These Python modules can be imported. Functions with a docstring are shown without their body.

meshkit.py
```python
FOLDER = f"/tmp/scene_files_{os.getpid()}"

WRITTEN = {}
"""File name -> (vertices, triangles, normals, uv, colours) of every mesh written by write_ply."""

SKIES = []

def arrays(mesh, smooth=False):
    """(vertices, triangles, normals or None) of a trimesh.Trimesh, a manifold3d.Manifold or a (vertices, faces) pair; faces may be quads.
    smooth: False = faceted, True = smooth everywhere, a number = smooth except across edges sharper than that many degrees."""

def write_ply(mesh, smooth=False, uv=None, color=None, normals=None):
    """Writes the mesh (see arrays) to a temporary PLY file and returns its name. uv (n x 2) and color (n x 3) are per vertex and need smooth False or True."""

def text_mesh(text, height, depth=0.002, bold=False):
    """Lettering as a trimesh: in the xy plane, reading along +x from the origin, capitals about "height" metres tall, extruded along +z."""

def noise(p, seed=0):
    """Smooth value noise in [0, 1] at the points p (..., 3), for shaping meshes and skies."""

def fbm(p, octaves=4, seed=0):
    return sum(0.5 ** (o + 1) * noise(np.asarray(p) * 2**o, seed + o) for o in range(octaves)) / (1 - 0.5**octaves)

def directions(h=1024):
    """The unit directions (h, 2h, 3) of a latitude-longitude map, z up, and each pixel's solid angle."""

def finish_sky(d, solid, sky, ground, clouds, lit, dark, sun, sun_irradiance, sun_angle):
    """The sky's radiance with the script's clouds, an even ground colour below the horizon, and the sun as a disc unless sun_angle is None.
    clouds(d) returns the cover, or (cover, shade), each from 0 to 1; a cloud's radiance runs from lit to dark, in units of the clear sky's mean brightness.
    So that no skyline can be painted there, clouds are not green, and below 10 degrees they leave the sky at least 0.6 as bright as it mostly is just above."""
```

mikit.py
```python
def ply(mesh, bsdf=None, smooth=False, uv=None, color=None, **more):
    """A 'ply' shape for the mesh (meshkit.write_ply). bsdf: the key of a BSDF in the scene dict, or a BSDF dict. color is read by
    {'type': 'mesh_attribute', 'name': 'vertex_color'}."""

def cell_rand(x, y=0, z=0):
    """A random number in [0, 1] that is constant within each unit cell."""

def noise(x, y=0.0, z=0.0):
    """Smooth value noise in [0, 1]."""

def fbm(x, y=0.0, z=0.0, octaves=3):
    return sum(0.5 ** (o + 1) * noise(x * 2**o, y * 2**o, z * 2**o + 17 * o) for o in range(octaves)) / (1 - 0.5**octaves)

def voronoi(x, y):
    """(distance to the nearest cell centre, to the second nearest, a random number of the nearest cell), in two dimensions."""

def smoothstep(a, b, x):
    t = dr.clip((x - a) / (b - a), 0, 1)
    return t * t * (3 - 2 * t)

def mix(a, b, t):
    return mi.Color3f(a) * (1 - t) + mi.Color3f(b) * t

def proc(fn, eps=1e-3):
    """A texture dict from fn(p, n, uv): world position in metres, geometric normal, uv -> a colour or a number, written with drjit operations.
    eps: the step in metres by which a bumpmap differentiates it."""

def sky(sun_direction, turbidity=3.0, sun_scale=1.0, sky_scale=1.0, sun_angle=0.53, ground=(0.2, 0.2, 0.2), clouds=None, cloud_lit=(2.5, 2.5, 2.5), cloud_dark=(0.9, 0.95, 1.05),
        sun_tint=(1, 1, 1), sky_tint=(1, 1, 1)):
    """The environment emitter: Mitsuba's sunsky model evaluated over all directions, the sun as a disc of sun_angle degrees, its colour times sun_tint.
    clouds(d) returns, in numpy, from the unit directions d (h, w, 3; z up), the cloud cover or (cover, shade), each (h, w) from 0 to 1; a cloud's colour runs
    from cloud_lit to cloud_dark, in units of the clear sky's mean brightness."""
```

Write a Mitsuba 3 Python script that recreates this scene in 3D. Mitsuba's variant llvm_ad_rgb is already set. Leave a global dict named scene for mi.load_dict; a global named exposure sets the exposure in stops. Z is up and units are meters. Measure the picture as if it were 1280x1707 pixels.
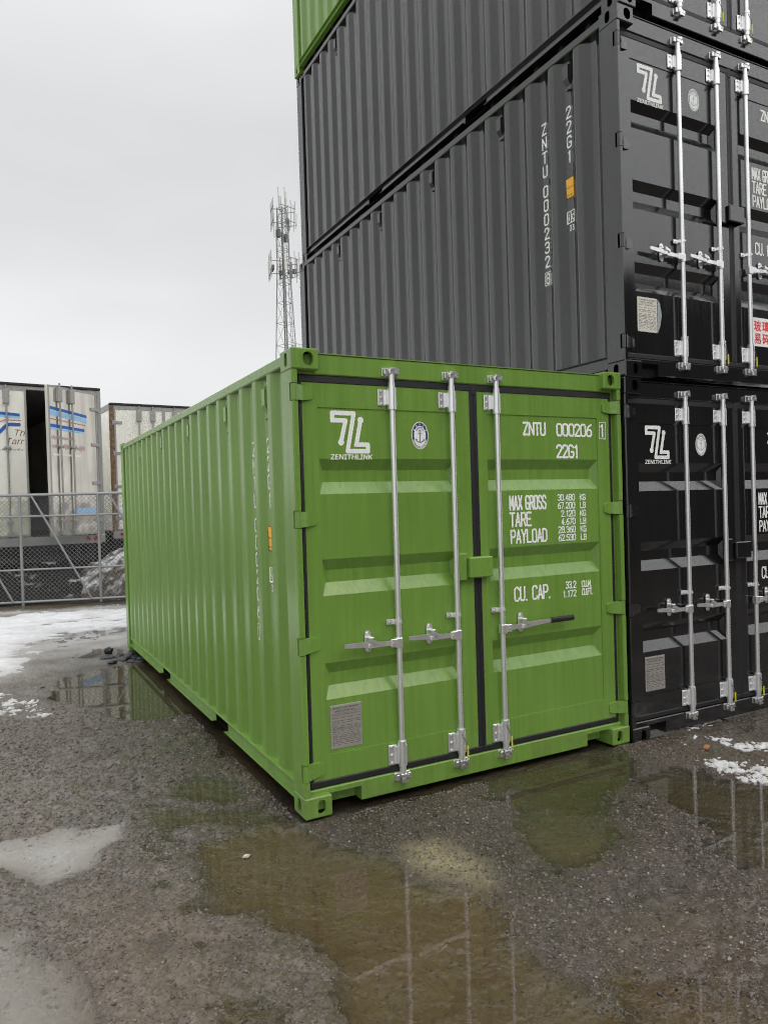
import math, random
import numpy as np, trimesh, shapely, drjit as dr
import mitsuba as mi
import mikit, meshkit
from manifold3d import Manifold, CrossSection
from shapely.geometry import Polygon, LineString, Point, box as sbox
from shapely import affinity
from shapely.ops import unary_union

T = mi.ScalarTransform4f
rng = np.random.default_rng(7)
scene, labels = {}, {}

# ------------------------------------------------------------------ camera, sky, exposure
CAM = np.array([-1.4541, -3.7897, 1.7116])
FWD = np.array([0.47421257, 0.88031126, -0.0132104])
UP = np.array([0.03276697, -0.00265275, 0.9994595])
scene['camera'] = {'type': 'perspective', 'fov': 2 * math.degrees(math.atan(640 / 1236.0)), 'fov_axis': 'x',
                   'near_clip': 0.05, 'far_clip': 2000.0,
                   'principal_point_offset_x': -12.38 / 1280, 'principal_point_offset_y': -5.85 / 1707,
                   'to_world': T().look_at(origin=CAM.tolist(), target=(CAM + FWD).tolist(), up=UP.tolist())}
exposure = 1.3


def overcast(d):
    # an even overcast: darker towards the horizon, brightest overhead and round the hidden sun behind the camera
    el = np.clip(d[..., 2], 0, 1)
    sun = np.array([0.26, -0.62, 0.74])
    lobe = np.clip((d @ (sun / np.linalg.norm(sun)) + 0.05) / 1.05, 0, 1) ** 1.6
    n = meshkit.fbm(d * np.array([2.2, 2.2, 5.0]) + 11.0, 4, 3)
    n2 = meshkit.fbm(d * np.array([5.0, 5.0, 11.0]) + 3.0, 3, 9)
    g = 0.325 - 0.06 * np.clip(el / 0.45, 0, 1) + 0.25 * np.clip((el - 0.45) / 0.55, 0, 1) + 0.78 * lobe
    g = g * (1 + 0.42 * (d[..., 1] * 0.94 - d[..., 0] * 0.35) * (1 - lobe))      # the cover is thinner towards the far side of the yard
    g = g * (1 + 0.42 * (n - 0.5) + 0.16 * (n2 - 0.5))
    return np.ones_like(el), np.clip(1 - g, 0, 1)


scene['sky'] = mikit.sky([0.26, -0.62, 0.74], turbidity=3, sun_scale=0.1, sun_angle=20, ground=(0.2, 0.19, 0.18),
                         clouds=overcast, cloud_lit=(8.0, 8.06, 8.1), cloud_dark=(0.85, 0.87, 0.90))

# ------------------------------------------------------------------ materials


def bsdf(name, base, rough=0.5, spec=0.5, metal=0.0, bump=None, two=True, **kw):
    col = {'type': 'rgb', 'value': list(base)} if not isinstance(base, dict) else base
    b = {'type': 'principled', 'base_color': col, 'roughness': rough, 'specular': spec, 'metallic': metal, **kw}
    if bump:
        b = {'type': 'bumpmap', 'tex': bump[0], 'scale': bump[1], 'bsdf': b}
    scene[name] = {'type': 'twosided', 'bsdf': b} if two else b


def paint_fn(a, b, c):
    def fn(p, n, uv):
        s = mikit.noise(p.x * 55, p.y * 55, p.z * 1.6)
        s2 = mikit.noise(p.x * 140, p.y * 140, p.z * 3.1)
        m = mikit.fbm(p.x * 1.7, p.y * 1.7, p.z * 1.2, 3)
        t = dr.clip(0.55 * s + 0.25 * s2 + 0.5 * m - 0.15, 0, 1)
        low = mikit.smoothstep(0.35, 0.0, p.z) * mikit.smoothstep(0.35, 0.75, mikit.fbm(p.x * 6, p.y * 6, p.z * 9, 3))
        return mikit.mix(mikit.mix(a, b, t), c, 0.30 * low)
    return mikit.proc(fn)


def rough_fn(lo, hi):
    def fn(p, n, uv):
        s = mikit.noise(p.x * 70, p.y * 70, p.z * 2.2)
        m = mikit.fbm(p.x * 2.5, p.y * 2.5, p.z * 2.0, 2)
        return lo + (hi - lo) * dr.clip(0.6 * s + 0.4 * m, 0, 1)
    return mikit.proc(fn)


def waves(p, n, uv):
    return (mikit.noise(p.x * 2.3, p.y * 2.3, p.z * 1.9) * 0.0040 + mikit.noise(p.x * 7, p.y * 7, p.z * 4) * 0.0007
            + mikit.noise(p.x * 900, p.y * 900, p.z * 900) * 0.000012)


bsdf('paint_green', paint_fn((0.114, 0.222, 0.034), (0.174, 0.315, 0.057), (0.12, 0.13, 0.06)), rough_fn(0.17, 0.36), 0.6, bump=(mikit.proc(waves, 2e-3), 1.0))
bsdf('paint_black', paint_fn((0.0060, 0.0061, 0.0068), (0.0100, 0.0102, 0.0112), (0.05, 0.045, 0.04)), rough_fn(0.06, 0.16), 1.0, bump=(mikit.proc(waves, 2e-3), 1.0))
bsdf('rubber', (0.014, 0.014, 0.016), 0.55, 0.4)
bsdf('galvanised', mikit.proc(lambda p, n, uv: mikit.mix((0.76, 0.77, 0.78), (0.93, 0.93, 0.93), mikit.fbm(p.x * 40, p.y * 40, p.z * 12, 3))), 0.30, 0.5, 0.8)
bsdf('forged_steel', mikit.proc(lambda p, n, uv: mikit.mix((0.50, 0.51, 0.50), (0.88, 0.88, 0.86), mikit.noise(p.x * 90, p.y * 90, p.z * 90))), 0.3, 0.5, 0.9)
bsdf('print_white', (0.80, 0.81, 0.79), 0.45, 0.4)
bsdf('print_yellow', (0.80, 0.42, 0.02), 0.4, 0.5)
bsdf('print_black', (0.02, 0.02, 0.022), 0.45, 0.4)
bsdf('print_navy', (0.012, 0.03, 0.11), 0.45, 0.4)
bsdf('print_grey', (0.30, 0.34, 0.34), 0.45, 0.4)
bsdf('print_red', (0.62, 0.02, 0.03), 0.45, 0.4)
bsdf('plate_metal', mikit.proc(lambda p, n, uv: mikit.mix((0.42, 0.40, 0.37), (0.58, 0.56, 0.52), mikit.noise(p.x * 8, p.y * 8, p.z * 120))), 0.30, 0.5, 0.6)
bsdf('plate_paper', (0.62, 0.60, 0.53), 0.5, 0.4)
bsdf('plate_line', (0.10, 0.10, 0.095), 0.5, 0.4)
bsdf('seal_yellow', (0.62, 0.60, 0.04), 0.4, 0.5)
bsdf('cable', (0.10, 0.10, 0.10), 0.4, 0.5)
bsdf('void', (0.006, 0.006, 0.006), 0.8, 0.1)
bsdf('underfloor', (0.03, 0.028, 0.026), 0.8, 0.2)
bsdf('fence_steel', (0.33, 0.34, 0.34), 0.5, 0.5, 0.6)
bsdf('fence_wire', (0.26, 0.27, 0.27), 0.5, 0.5, 0.5)
bsdf('tower_steel', (0.27, 0.275, 0.28), 0.6, 0.4, 0.2)
bsdf('tower_antenna', (0.62, 0.63, 0.58), 0.5, 0.4)
bsdf('tower_radio', (0.13, 0.14, 0.13), 0.6, 0.4)
bsdf('trailer_white', mikit.proc(lambda p, n, uv: mikit.mix((0.66, 0.65, 0.56), (0.86, 0.86, 0.83), mikit.fbm(p.x * 3, p.y * 3, p.z * 0.8, 3))), 0.28, 0.5)


def dents(p, n, uv):
    return mikit.fbm(p.x * 2.2, p.y * 2.2, p.z * 1.5, 3) * 0.060 * mikit.smoothstep(3.8, 1.5, p.z) + mikit.fbm(p.x * 3.0, p.y * 3, p.z * 2.2, 2) * 0.006


bsdf('trailer_steel', mikit.proc(lambda p, n, uv: mikit.mix((0.72, 0.70, 0.60), (0.93, 0.91, 0.82), mikit.fbm(p.x * 4, p.y * 4, p.z * 0.7, 3))), 0.24, 0.5, 0.55, bump=(mikit.proc(dents, 4e-3), 1.0))
bsdf('trailer_door_steel', mikit.proc(lambda p, n, uv: mikit.mix((0.42, 0.40, 0.35), (0.80, 0.76, 0.68), mikit.fbm(p.x * 9, p.y * 9, p.z * 0.6, 3))), 0.15, 0.5, 0.9, bump=(mikit.proc(dents, 4e-3), 1.0))
bsdf('trailer_trim', (0.34, 0.34, 0.33), 0.45, 0.5, 0.5)
bsdf('trailer_dark', (0.022, 0.021, 0.020), 0.6, 0.4)
bsdf('trailer_rust', mikit.proc(lambda p, n, uv: mikit.mix((0.03, 0.02, 0.015), (0.30, 0.19, 0.11), mikit.fbm(p.x * 30, p.y * 30, p.z * 14, 3))), 0.7, 0.3)
bsdf('stripe_blue', (0.03, 0.12, 0.40), 0.45, 0.4)
bsdf('stripe_pale_blue', (0.30, 0.52, 0.78), 0.45, 0.4)
bsdf('stripe_red', (0.45, 0.16, 0.13), 0.45, 0.4)
bsdf('faded_pink', (0.45, 0.33, 0.30), 0.5, 0.4)
bsdf('lamp_red', (0.36, 0.02, 0.02), 0.25, 0.5)
bsdf('tyre', (0.018, 0.018, 0.018), 0.7, 0.3)
VC = {'type': 'mesh_attribute', 'name': 'vertex_color'}
bsdf('ground_wet', VC, mikit.proc(lambda p, n, uv: 0.06 + 0.40 * mikit.smoothstep(0.36, 0.64, mikit.fbm(p.x * 1.9, p.y * 1.9, 4.0, 3)) + 0.10 * mikit.noise(p.x * 60, p.y * 60, p.z * 60)), 0.6,
     bump=(mikit.proc(lambda p, n, uv: mikit.noise(p.x * 210, p.y * 210, p.z * 210) * 0.0016 + mikit.noise(p.x * 90, p.y * 90, p.z * 90) * 0.0022, 6e-4), 1.0))
bsdf('stone_wet', VC, 0.22, 0.6)
bsdf('snow_white', VC, 0.6, 0.3, bump=(mikit.proc(lambda p, n, uv: mikit.fbm(p.x * 40, p.y * 40, p.z * 40, 3) * 0.006, 1e-3), 1.0))
bsdf('heap_earth', VC, 0.8, 0.25)
bsdf('rag_black', (0.022, 0.024, 0.028), 0.35, 0.5)
bsdf('stone_pale', (0.62, 0.60, 0.55), 0.6, 0.4)
bsdf('brick_orange', (0.32, 0.15, 0.07), 0.7, 0.3)
scene['water_bsdf'] = {'type': 'dielectric', 'int_ior': 1.333, 'ext_ior': 1.0}
scene['water_rippled'] = {'type': 'bumpmap', 'tex': mikit.proc(lambda p, n, uv: mikit.noise(p.x * 7, p.y * 7, 0) * 0.00016 + mikit.noise(p.x * 19, p.y * 19, 3) * 0.00004, 2e-3), 'scale': 1.0,
                          'bsdf': {'type': 'dielectric', 'int_ior': 1.333, 'ext_ior': 1.0}}

# ------------------------------------------------------------------ mesh helpers


def tm(m):
    if hasattr(m, 'to_mesh'):
        q = m.to_mesh()
        return trimesh.Trimesh(np.array(q.vert_properties[:, :3]), np.array(q.tri_verts), process=False)
    return m


def cat(*ms):
    return trimesh.util.concatenate([tm(m) for m in ms])


def hull(pts):
    return Manifold.hull_points(np.asarray(pts, float))


def mbox(x0, x1, y0, y1, z0, z1, c=0.0):
    """a box, its edges chamfered by c"""
    P = []
    for x, sx in ((x0, 1), (x1, -1)):
        for y, sy in ((y0, 1), (y1, -1)):
            for z, sz in ((z0, 1), (z1, -1)):
                if c:
                    P += [(x + sx * c, y, z + sz * 0), (x, y + sy * c, z), (x, y, z + sz * c)]
                    P[-3:] = [(x, y + sy * c, z + sz * c), (x + sx * c, y, z + sz * c), (x + sx * c, y + sy * c, z)]
                else:
                    P.append((x, y, z))
    return hull(P)


def tube(a, b, r, n=8, r2=None):
    a, b = np.asarray(a, float), np.asarray(b, float)
    d = b - a
    d /= np.linalg.norm(d)
    x = np.cross(d, [0, 0, 1] if abs(d[2]) < 0.9 else [1, 0, 0])
    x /= np.linalg.norm(x)
    y = np.cross(d, x)
    t = np.arange(n) * 2 * np.pi / n
    ring = np.cos(t)[:, None] * x + np.sin(t)[:, None] * y
    r2 = r if r2 is None else r2
    v = np.vstack([a + ring * r, b + ring * r2, [a], [b]])
    i = np.arange(n)
    j = (i + 1) % n
    f = np.vstack([np.stack([i, j, j + n], 1), np.stack([i, j + n, i + n], 1), np.stack([j, i, i * 0 + 2 * n], 1), np.stack([i + n, j + n, i * 0 + 2 * n + 1], 1)])
    return trimesh.Trimesh(v, f, process=False)


def polyline(pts, r, n=6):
    return cat(*[tube(a, b, r, n) for a, b in zip(pts[:-1], pts[1:])])


def moved(m, t=(0, 0, 0), rz=0.0):
    m = tm(m).copy()
    c, s = math.cos(rz), math.sin(rz)
    M = np.array([[c, -s, 0, t[0]], [s, c, 0, t[1]], [0, 0, 1, t[2]], [0, 0, 0, 1.0]])
    m.apply_transform(M)
    return m


def quads(rows):
    """a grid mesh from rows of points (m, n, 3)"""
    g = np.asarray(rows, float)
    m, n = g.shape[:2]
    i = np.arange(m * n).reshape(m, n)
    a, b, c, d = i[:-1, :-1].ravel(), i[:-1, 1:].ravel(), i[1:, 1:].ravel(), i[1:, :-1].ravel()
    return trimesh.Trimesh(g.reshape(-1, 3), np.vstack([np.stack([a, b, c], 1), np.stack([a, c, d], 1)]), process=False)


def extrude_xy(poly, z0, z1):
    """shapely polygon in (x, y) extruded along z"""
    ms = [trimesh.creation.extrude_polygon(g, z1 - z0, engine='earcut') for g in getattr(poly, 'geoms', [poly])]
    m = cat(*ms)
    m.apply_translation([0, 0, z0])
    return m


def extrude_xz(poly, y0, y1):
    """shapely polygon in (x, z) extruded along y"""
    m = extrude_xy(poly, 0, y1 - y0)
    v = m.vertices
    return trimesh.Trimesh(np.stack([v[:, 0], y1 - v[:, 2], v[:, 1]], 1), m.faces, process=False)


def flat(poly, fn):
    """triangles of a polygon (u, v), each vertex put where fn(u, v) says"""
    if not poly.is_valid:
        poly = poly.buffer(0)
    vs, fs, k = [], [], 0
    for g in getattr(poly, 'geoms', [poly]):
        if g.is_empty or g.geom_type != 'Polygon' or g.area < 1e-9:
            continue
        v, f = trimesh.creation.triangulate_polygon(g, engine='earcut')
        vs.append(fn(v[:, 0], v[:, 1]))
        fs.append(f + k)
        k += len(v)
    return trimesh.Trimesh(np.vstack(vs), np.vstack(fs), process=False)


# ------------------------------------------------------------------ lettering: a stroke alphabet like the stencilled one
O = [(0, .13), (0, .87), (.22, 1), (.78, 1), (1, .87), (1, .13), (.78, 0), (.22, 0), (0, .13)]
GL = {'0': [O], 'O': [O], '1': [[(.2, .84), (.55, 1), (.55, 0)]],
      '2': [[(0, .8), (.05, .93), (.25, 1), (.75, 1), (1, .87), (1, .68), (.05, .06), (0, 0), (1, 0)]],
      '3': [[(0, .86), (.25, 1), (.75, 1), (1, .87), (1, .64), (.75, .53), (.4, .53)], [(.75, .53), (1, .42), (1, .13), (.75, 0), (.25, 0), (0, .14)]],
      '4': [[(.75, 0), (.75, 1), (0, .26), (1, .26)]], '5': [[(1, 1), (0, 1), (0, .56), (.75, .58), (1, .45), (1, .13), (.75, 0), (.25, 0), (0, .13)]],
      '6': [[(.95, 1), (.45, .86), (.08, .55), (0, .35), (0, .13), (.22, 0), (.78, 0), (1, .13), (1, .42), (.78, .55), (.22, .55), (0, .4)]],
      '7': [[(0, 1), (1, 1), (.35, 0)]], '8': [[(.25, .53), (0, .66), (0, .87), (.22, 1), (.78, 1), (1, .87), (1, .66), (.75, .53), (.25, .53), (0, .4), (0, .13), (.22, 0), (.78, 0), (1, .13), (1, .4), (.75, .53)]],
      '9': [[(.05, 0), (.55, .14), (.92, .45), (1, .65), (1, .87), (.78, 1), (.22, 1), (0, .87), (0, .58), (.22, .45), (.78, .45), (1, .6)]],
      'Z': [[(0, 1), (1, 1), (0, 0), (1, 0)]], 'N': [[(0, 0), (0, 1), (1, 0), (1, 1)]], 'T': [[(0, 1), (1, 1)], [(.5, 1), (.5, 0)]],
      'U': [[(0, 1), (0, .13), (.22, 0), (.78, 0), (1, .13), (1, 1)]], 'G': [[(1, .85), (.78, 1), (.22, 1), (0, .87), (0, .13), (.22, 0), (.78, 0), (1, .13), (1, .45), (.55, .45)]],
      'C': [[(1, .82), (.95, .9), (.78, 1), (.22, 1), (0, .87), (0, .13), (.22, 0), (.78, 0), (.95, .1), (1, .18)]], 'M': [[(0, 0), (0, 1), (.5, .3), (1, 1), (1, 0)]],
      'A': [[(0, 0), (.5, 1), (1, 0)], [(.18, .3), (.82, .3)]], 'X': [[(0, 0), (1, 1)], [(0, 1), (1, 0)]], 'R': [[(0, 0), (0, 1), (.75, 1), (1, .88), (1, .6), (.75, .48), (0, .48)], [(.5, .48), (1, 0)]],
      'S': [[(1, .85), (.78, 1), (.22, 1), (0, .87), (0, .66), (.22, .55), (.78, .47), (1, .36), (1, .13), (.78, 0), (.22, 0), (0, .15)]],
      'E': [[(1, 1), (0, 1), (0, 0), (1, 0)], [(0, .52), (.8, .52)]], 'P': [[(0, 0), (0, 1), (.75, 1), (1, .88), (1, .6), (.75, .46), (0, .46)]],
      'Y': [[(0, 1), (.5, .45), (1, 1)], [(.5, .45), (.5, 0)]], 'L': [[(0, 1), (0, 0), (1, 0)]], 'D': [[(0, 0), (0, 1), (.65, 1), (1, .82), (1, .18), (.65, 0), (0, 0)]],
      'K': [[(0, 0), (0, 1)], [(1, 1), (0, .42)], [(.28, .6), (1, 0)]], 'B': [[(0, 0), (0, 1), (.7, 1), (.95, .88), (.95, .64), (.7, .53), (0, .53)], [(.7, .53), (1, .4), (1, .13), (.75, 0), (0, 0)]],
      'F': [[(1, 1), (0, 1), (0, 0)], [(0, .52), (.8, .52)]], 'V': [[(0, 1), (.5, 0), (1, 1)]], 'I': [[(.5, 0), (.5, 1)]], 'H': [[(0, 0), (0, 1)], [(1, 0), (1, 1)], [(0, .5), (1, .5)]], '.': [[(.35, .0), (.36, .0)]]}


def word(s, height, width, stroke=0.13, gap=0.32, at=(0, 0)):
    """the outline of a word, its capitals `height` tall, `width` wide in all, standing at `at`"""
    adv = {' ': 0.62, '.': 0.36, '1': 0.8}
    total = sum(adv.get(c, 1.0) for c in s) + gap * (len(s) - 1)
    t = stroke * height
    cw = (width - t) / total
    x, out = t / 2, []
    for c in s:
        a = adv.get(c, 1.0)
        for st in GL.get(c, []):
            pts = [(at[0] + x + px * cw * (a if c in '.1' else 1), at[1] + t / 2 + py * (height - t)) for px, py in st]
            out.append(LineString(pts).buffer(t / 2, cap_style='square', join_style='round', quad_segs=3))
        x += (a + gap) * cw
    return unary_union(out)


def sans(s, height, bold=False, shear=0.0):
    """flat outlines of lettering in a plain sans serif, as a mesh in xy at z = 0"""
    m = meshkit.text_mesh(s, height, 0.001, bold)
    top = m.vertices[:, 2] > 0.0005
    keep = top[m.faces].all(1)
    v = np.array(m.vertices)
    v[:, 0] += shear * v[:, 1]
    v[:, 2] = 0
    q = trimesh.Trimesh(v, m.faces[keep], process=False)
    q.remove_unreferenced_vertices()
    return q


# ------------------------------------------------------------------ the container, in its own frame: doors at y = 0, x across, y along
W, H, L = 2.438, 2.591, 6.058
FACE, PANEL = 0.055, 0.061
CACHE = {}


def part(key, name, mesh, mat, to_world, smooth=False):
    """one entry key__name (numbered when taken); a mesh function is written once per material and re-used"""
    k = f'{key}__{name}'
    n = 1
    while k in scene:
        k = f'{key}__{name}_{n:03d}'
        n += 1
    if callable(mesh):
        ck = (mesh, mat, smooth)
        if ck not in CACHE:
            CACHE[ck] = mikit.ply(tm(mesh()), mat, smooth)
        d = CACHE[ck]
    else:
        d = mikit.ply(tm(mesh), mat, smooth)
    scene[k] = {**d, 'to_world': to_world} if to_world is not None else d
    return k


FN = {}


def shape(fn, *a):
    """a cached thunk for fn(*a)"""
    k = (fn.__name__,) + a
    if k not in FN:
        FN[k] = lambda: fn(*a)
    return FN[k]


def mirror(m, ax, at):
    m = tm(m).copy()
    v = np.array(m.vertices)
    v[:, ax] = 2 * at - v[:, ax]
    return trimesh.Trimesh(v, np.array(m.faces)[:, ::-1], process=False)


def stadium(cx, cy, w, h):
    r = w / 2
    return LineString([(cx, cy - h / 2 + r), (cx, cy + h / 2 - r)]).buffer(r, quad_segs=8)


def manif(m):
    m = tm(m)
    return Manifold(__import__('manifold3d').Mesh(np.asarray(m.vertices, np.float32), np.asarray(m.faces, np.uint32)))


def casting(right, back, top):
    b = mbox(0, .162, 0, .178, 0, .118, .007)
    w = 0.062 if top else 0.047
    # the inner chamber is open towards the container, where it cannot be seen into
    inner = mbox(.016, .146, .020, .162, .016, .102)
    e = manif(extrude_xz(stadium(.098, .058, w, .078), -.01, .03))
    s = extrude_xy(stadium(.090, .058, .046, .080), -.01, .03)
    v = s.vertices
    s = manif(trimesh.Trimesh(np.stack([v[:, 2], v[:, 0], v[:, 1]], 1), s.faces, process=False))
    m = tm(b - inner - e - s)
    if top:
        m = mirror(m, 2, H / 2)
    if right:
        m = mirror(m, 0, W / 2)
    if back:
        m = mirror(m, 1, L / 2)
    return m


def casting_lining(right, back, top):
    m = cat(mbox(.018, .1445, .156, .161, .018, .100), mbox(.140, .1455, .022, .154, .018, .100), mbox(.018, .138, .022, .154, .0165, .021), mbox(.018, .138, .022, .154, .097, .1015))
    if top:
        m = mirror(m, 2, H / 2)
    if right:
        m = mirror(m, 0, W / 2)
    if back:
        m = mirror(m, 1, L / 2)
    return m


HZ = (2.350, 1.650, 0.950, 0.250)


def front_post(right):
    p = Polygon([(0.001, 0.012), (0.008, 0.005), (0.030, 0.005), (0.036, 0.011), (0.036, 0.062), (0.075, 0.062), (0.075, 0.110), (0.03, 0.110), (0.014, 0.172), (0.001, 0.172)])
    m = manif(extrude_xy(p, 0.119, H - 0.119))
    for z in HZ:
        m = m - mbox(-.01, .05, -.01, .044, z - .050, z + .050)
    m = tm(m)
    return mirror(m, 0, W / 2) if right else m


def back_post(right):
    m = tm(mbox(0.001, 0.10, L - 0.172, L - 0.004, 0.119, H - 0.119, 0.004))
    return mirror(m, 0, W / 2) if right else m


def hinge(right, i):
    z = HZ[i]
    k = tube((0.019, 0.021, z - .046), (0.019, 0.021, z + .046), 0.0175, 14)
    secs = []
    for x, ya, yb, hh in ((0.018, .006, .034, .044), (.040, .016, .038, .043), (.075, .036, .058, .041), (.118, .042, .058, .036), (.142, .046, .058, .026)):
        secs.append([(x, ya, z - hh), (x, ya, z + hh), (x, yb, z + hh), (x, yb, z - hh)])
    ms = [k]
    for a, b in zip(secs[:-1], secs[1:]):
        ms.append(tm(hull(a + b)))
    ms.append(tm(hull([(x, y - q, z + e) for x, y in ((.044, .020), (.078, .0385)) for q, e in ((.003, -.0025), (.003, .0025), (-.004, -.004), (-.004, .004))])))
    m = cat(*ms)
    return mirror(m, 0, W / 2) if right else m


def header():
    a = mbox(0.04, W - 0.04, 0.047, 0.150, 2.456, 2.570, 0.006)
    lip = mbox(0.165, W - 0.165, 0.043, 0.150, 2.5715, 2.577, 0.001)
    return cat(a, lip)


def sill():
    m = mbox(0.04, W - 0.04, 0.040, 0.150, 0.026, 0.141, 0.005)
    for a, b in ((0.163, 0.362), (W - 0.362, W - 0.163)):
        m = m - mbox(a, b, 0.0, 0.2, 0.0, 0.110)
        pass
    t = tm(m)
    return cat(t, mbox(0.163, 0.362, 0.13, 0.149, 0.027, 0.109), mbox(W - .362, W - .163, 0.13, 0.149, 0.027, 0.109))


def side_top_rail(right):
    m = tm(mbox(0.006, 0.066, 0.17, L - 0.17, 2.512, 2.573, 0.006))
    return mirror(m, 0, W / 2) if right else m


POCKETS = ((1.62, 1.96), (3.64, 3.98))


def side_bottom_rail(right):
    ms = []
    for (a, b) in ((0.176, POCKETS[0][0]), (POCKETS[0][1], POCKETS[1][0]), (POCKETS[1][1], L - 0.176)):
        ms += [mbox(0.034, 0.039, a, b, 0.0805, 0.1645), mbox(0.001, 0.060, a, b, 0.075, 0.0805)]
    ms.append(mbox(0.003, 0.052, 0.176, L - 0.176, 0.1645, 0.170, 0.001))
    for a, b in POCKETS:
        ms.append(mbox(0.034, 0.039, a, b, 0.148, 0.1645))
    m = cat(*ms)
    return mirror(m, 0, W / 2) if right else m


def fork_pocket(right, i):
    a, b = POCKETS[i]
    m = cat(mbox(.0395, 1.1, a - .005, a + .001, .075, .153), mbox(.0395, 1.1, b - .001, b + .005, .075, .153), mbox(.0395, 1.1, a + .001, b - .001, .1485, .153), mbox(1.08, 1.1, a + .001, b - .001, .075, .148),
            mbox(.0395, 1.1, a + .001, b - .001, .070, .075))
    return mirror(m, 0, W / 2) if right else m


XO, XI = 0.013, 0.049
SIDE = [(0.168, XO), (0.174, XO), (0.244, XI), (0.314, XI)]
for k in range(0, 20):
    c = 0.42 + 0.282 * k
    SIDE += [(c - .036, XO), (c + .036, XO), (c + .106, XI), (c + .176, XI)]
SIDE = [p for p in SIDE if p[0] < L - 0.165] + [(L - 0.165, XI)]


def side_panel(right):
    s = np.array(SIDE)
    pts = []
    for i in range(len(s)):  # press-formed edges are slightly rounded
        if 0 < i < len(s) - 1:
            a, b, c = s[i - 1], s[i], s[i + 1]
            r = 0.012
            p0 = b + (a - b) / np.linalg.norm(a - b) * min(r, np.linalg.norm(a - b) * .45)
            p1 = b + (c - b) / np.linalg.norm(c - b) * min(r, np.linalg.norm(c - b) * .45)
            pts += [p0, .25 * p0 + .5 * b + .25 * p1, p1]
        else:
            pts.append(s[i])
    pts = np.array(pts)
    zs = np.linspace(0.168, 2.514, 2)
    m = quads([[(x, y, z) for y, x in pts] for z in zs])
    if right:
        return mirror(m, 0, W / 2)
    return m


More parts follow.
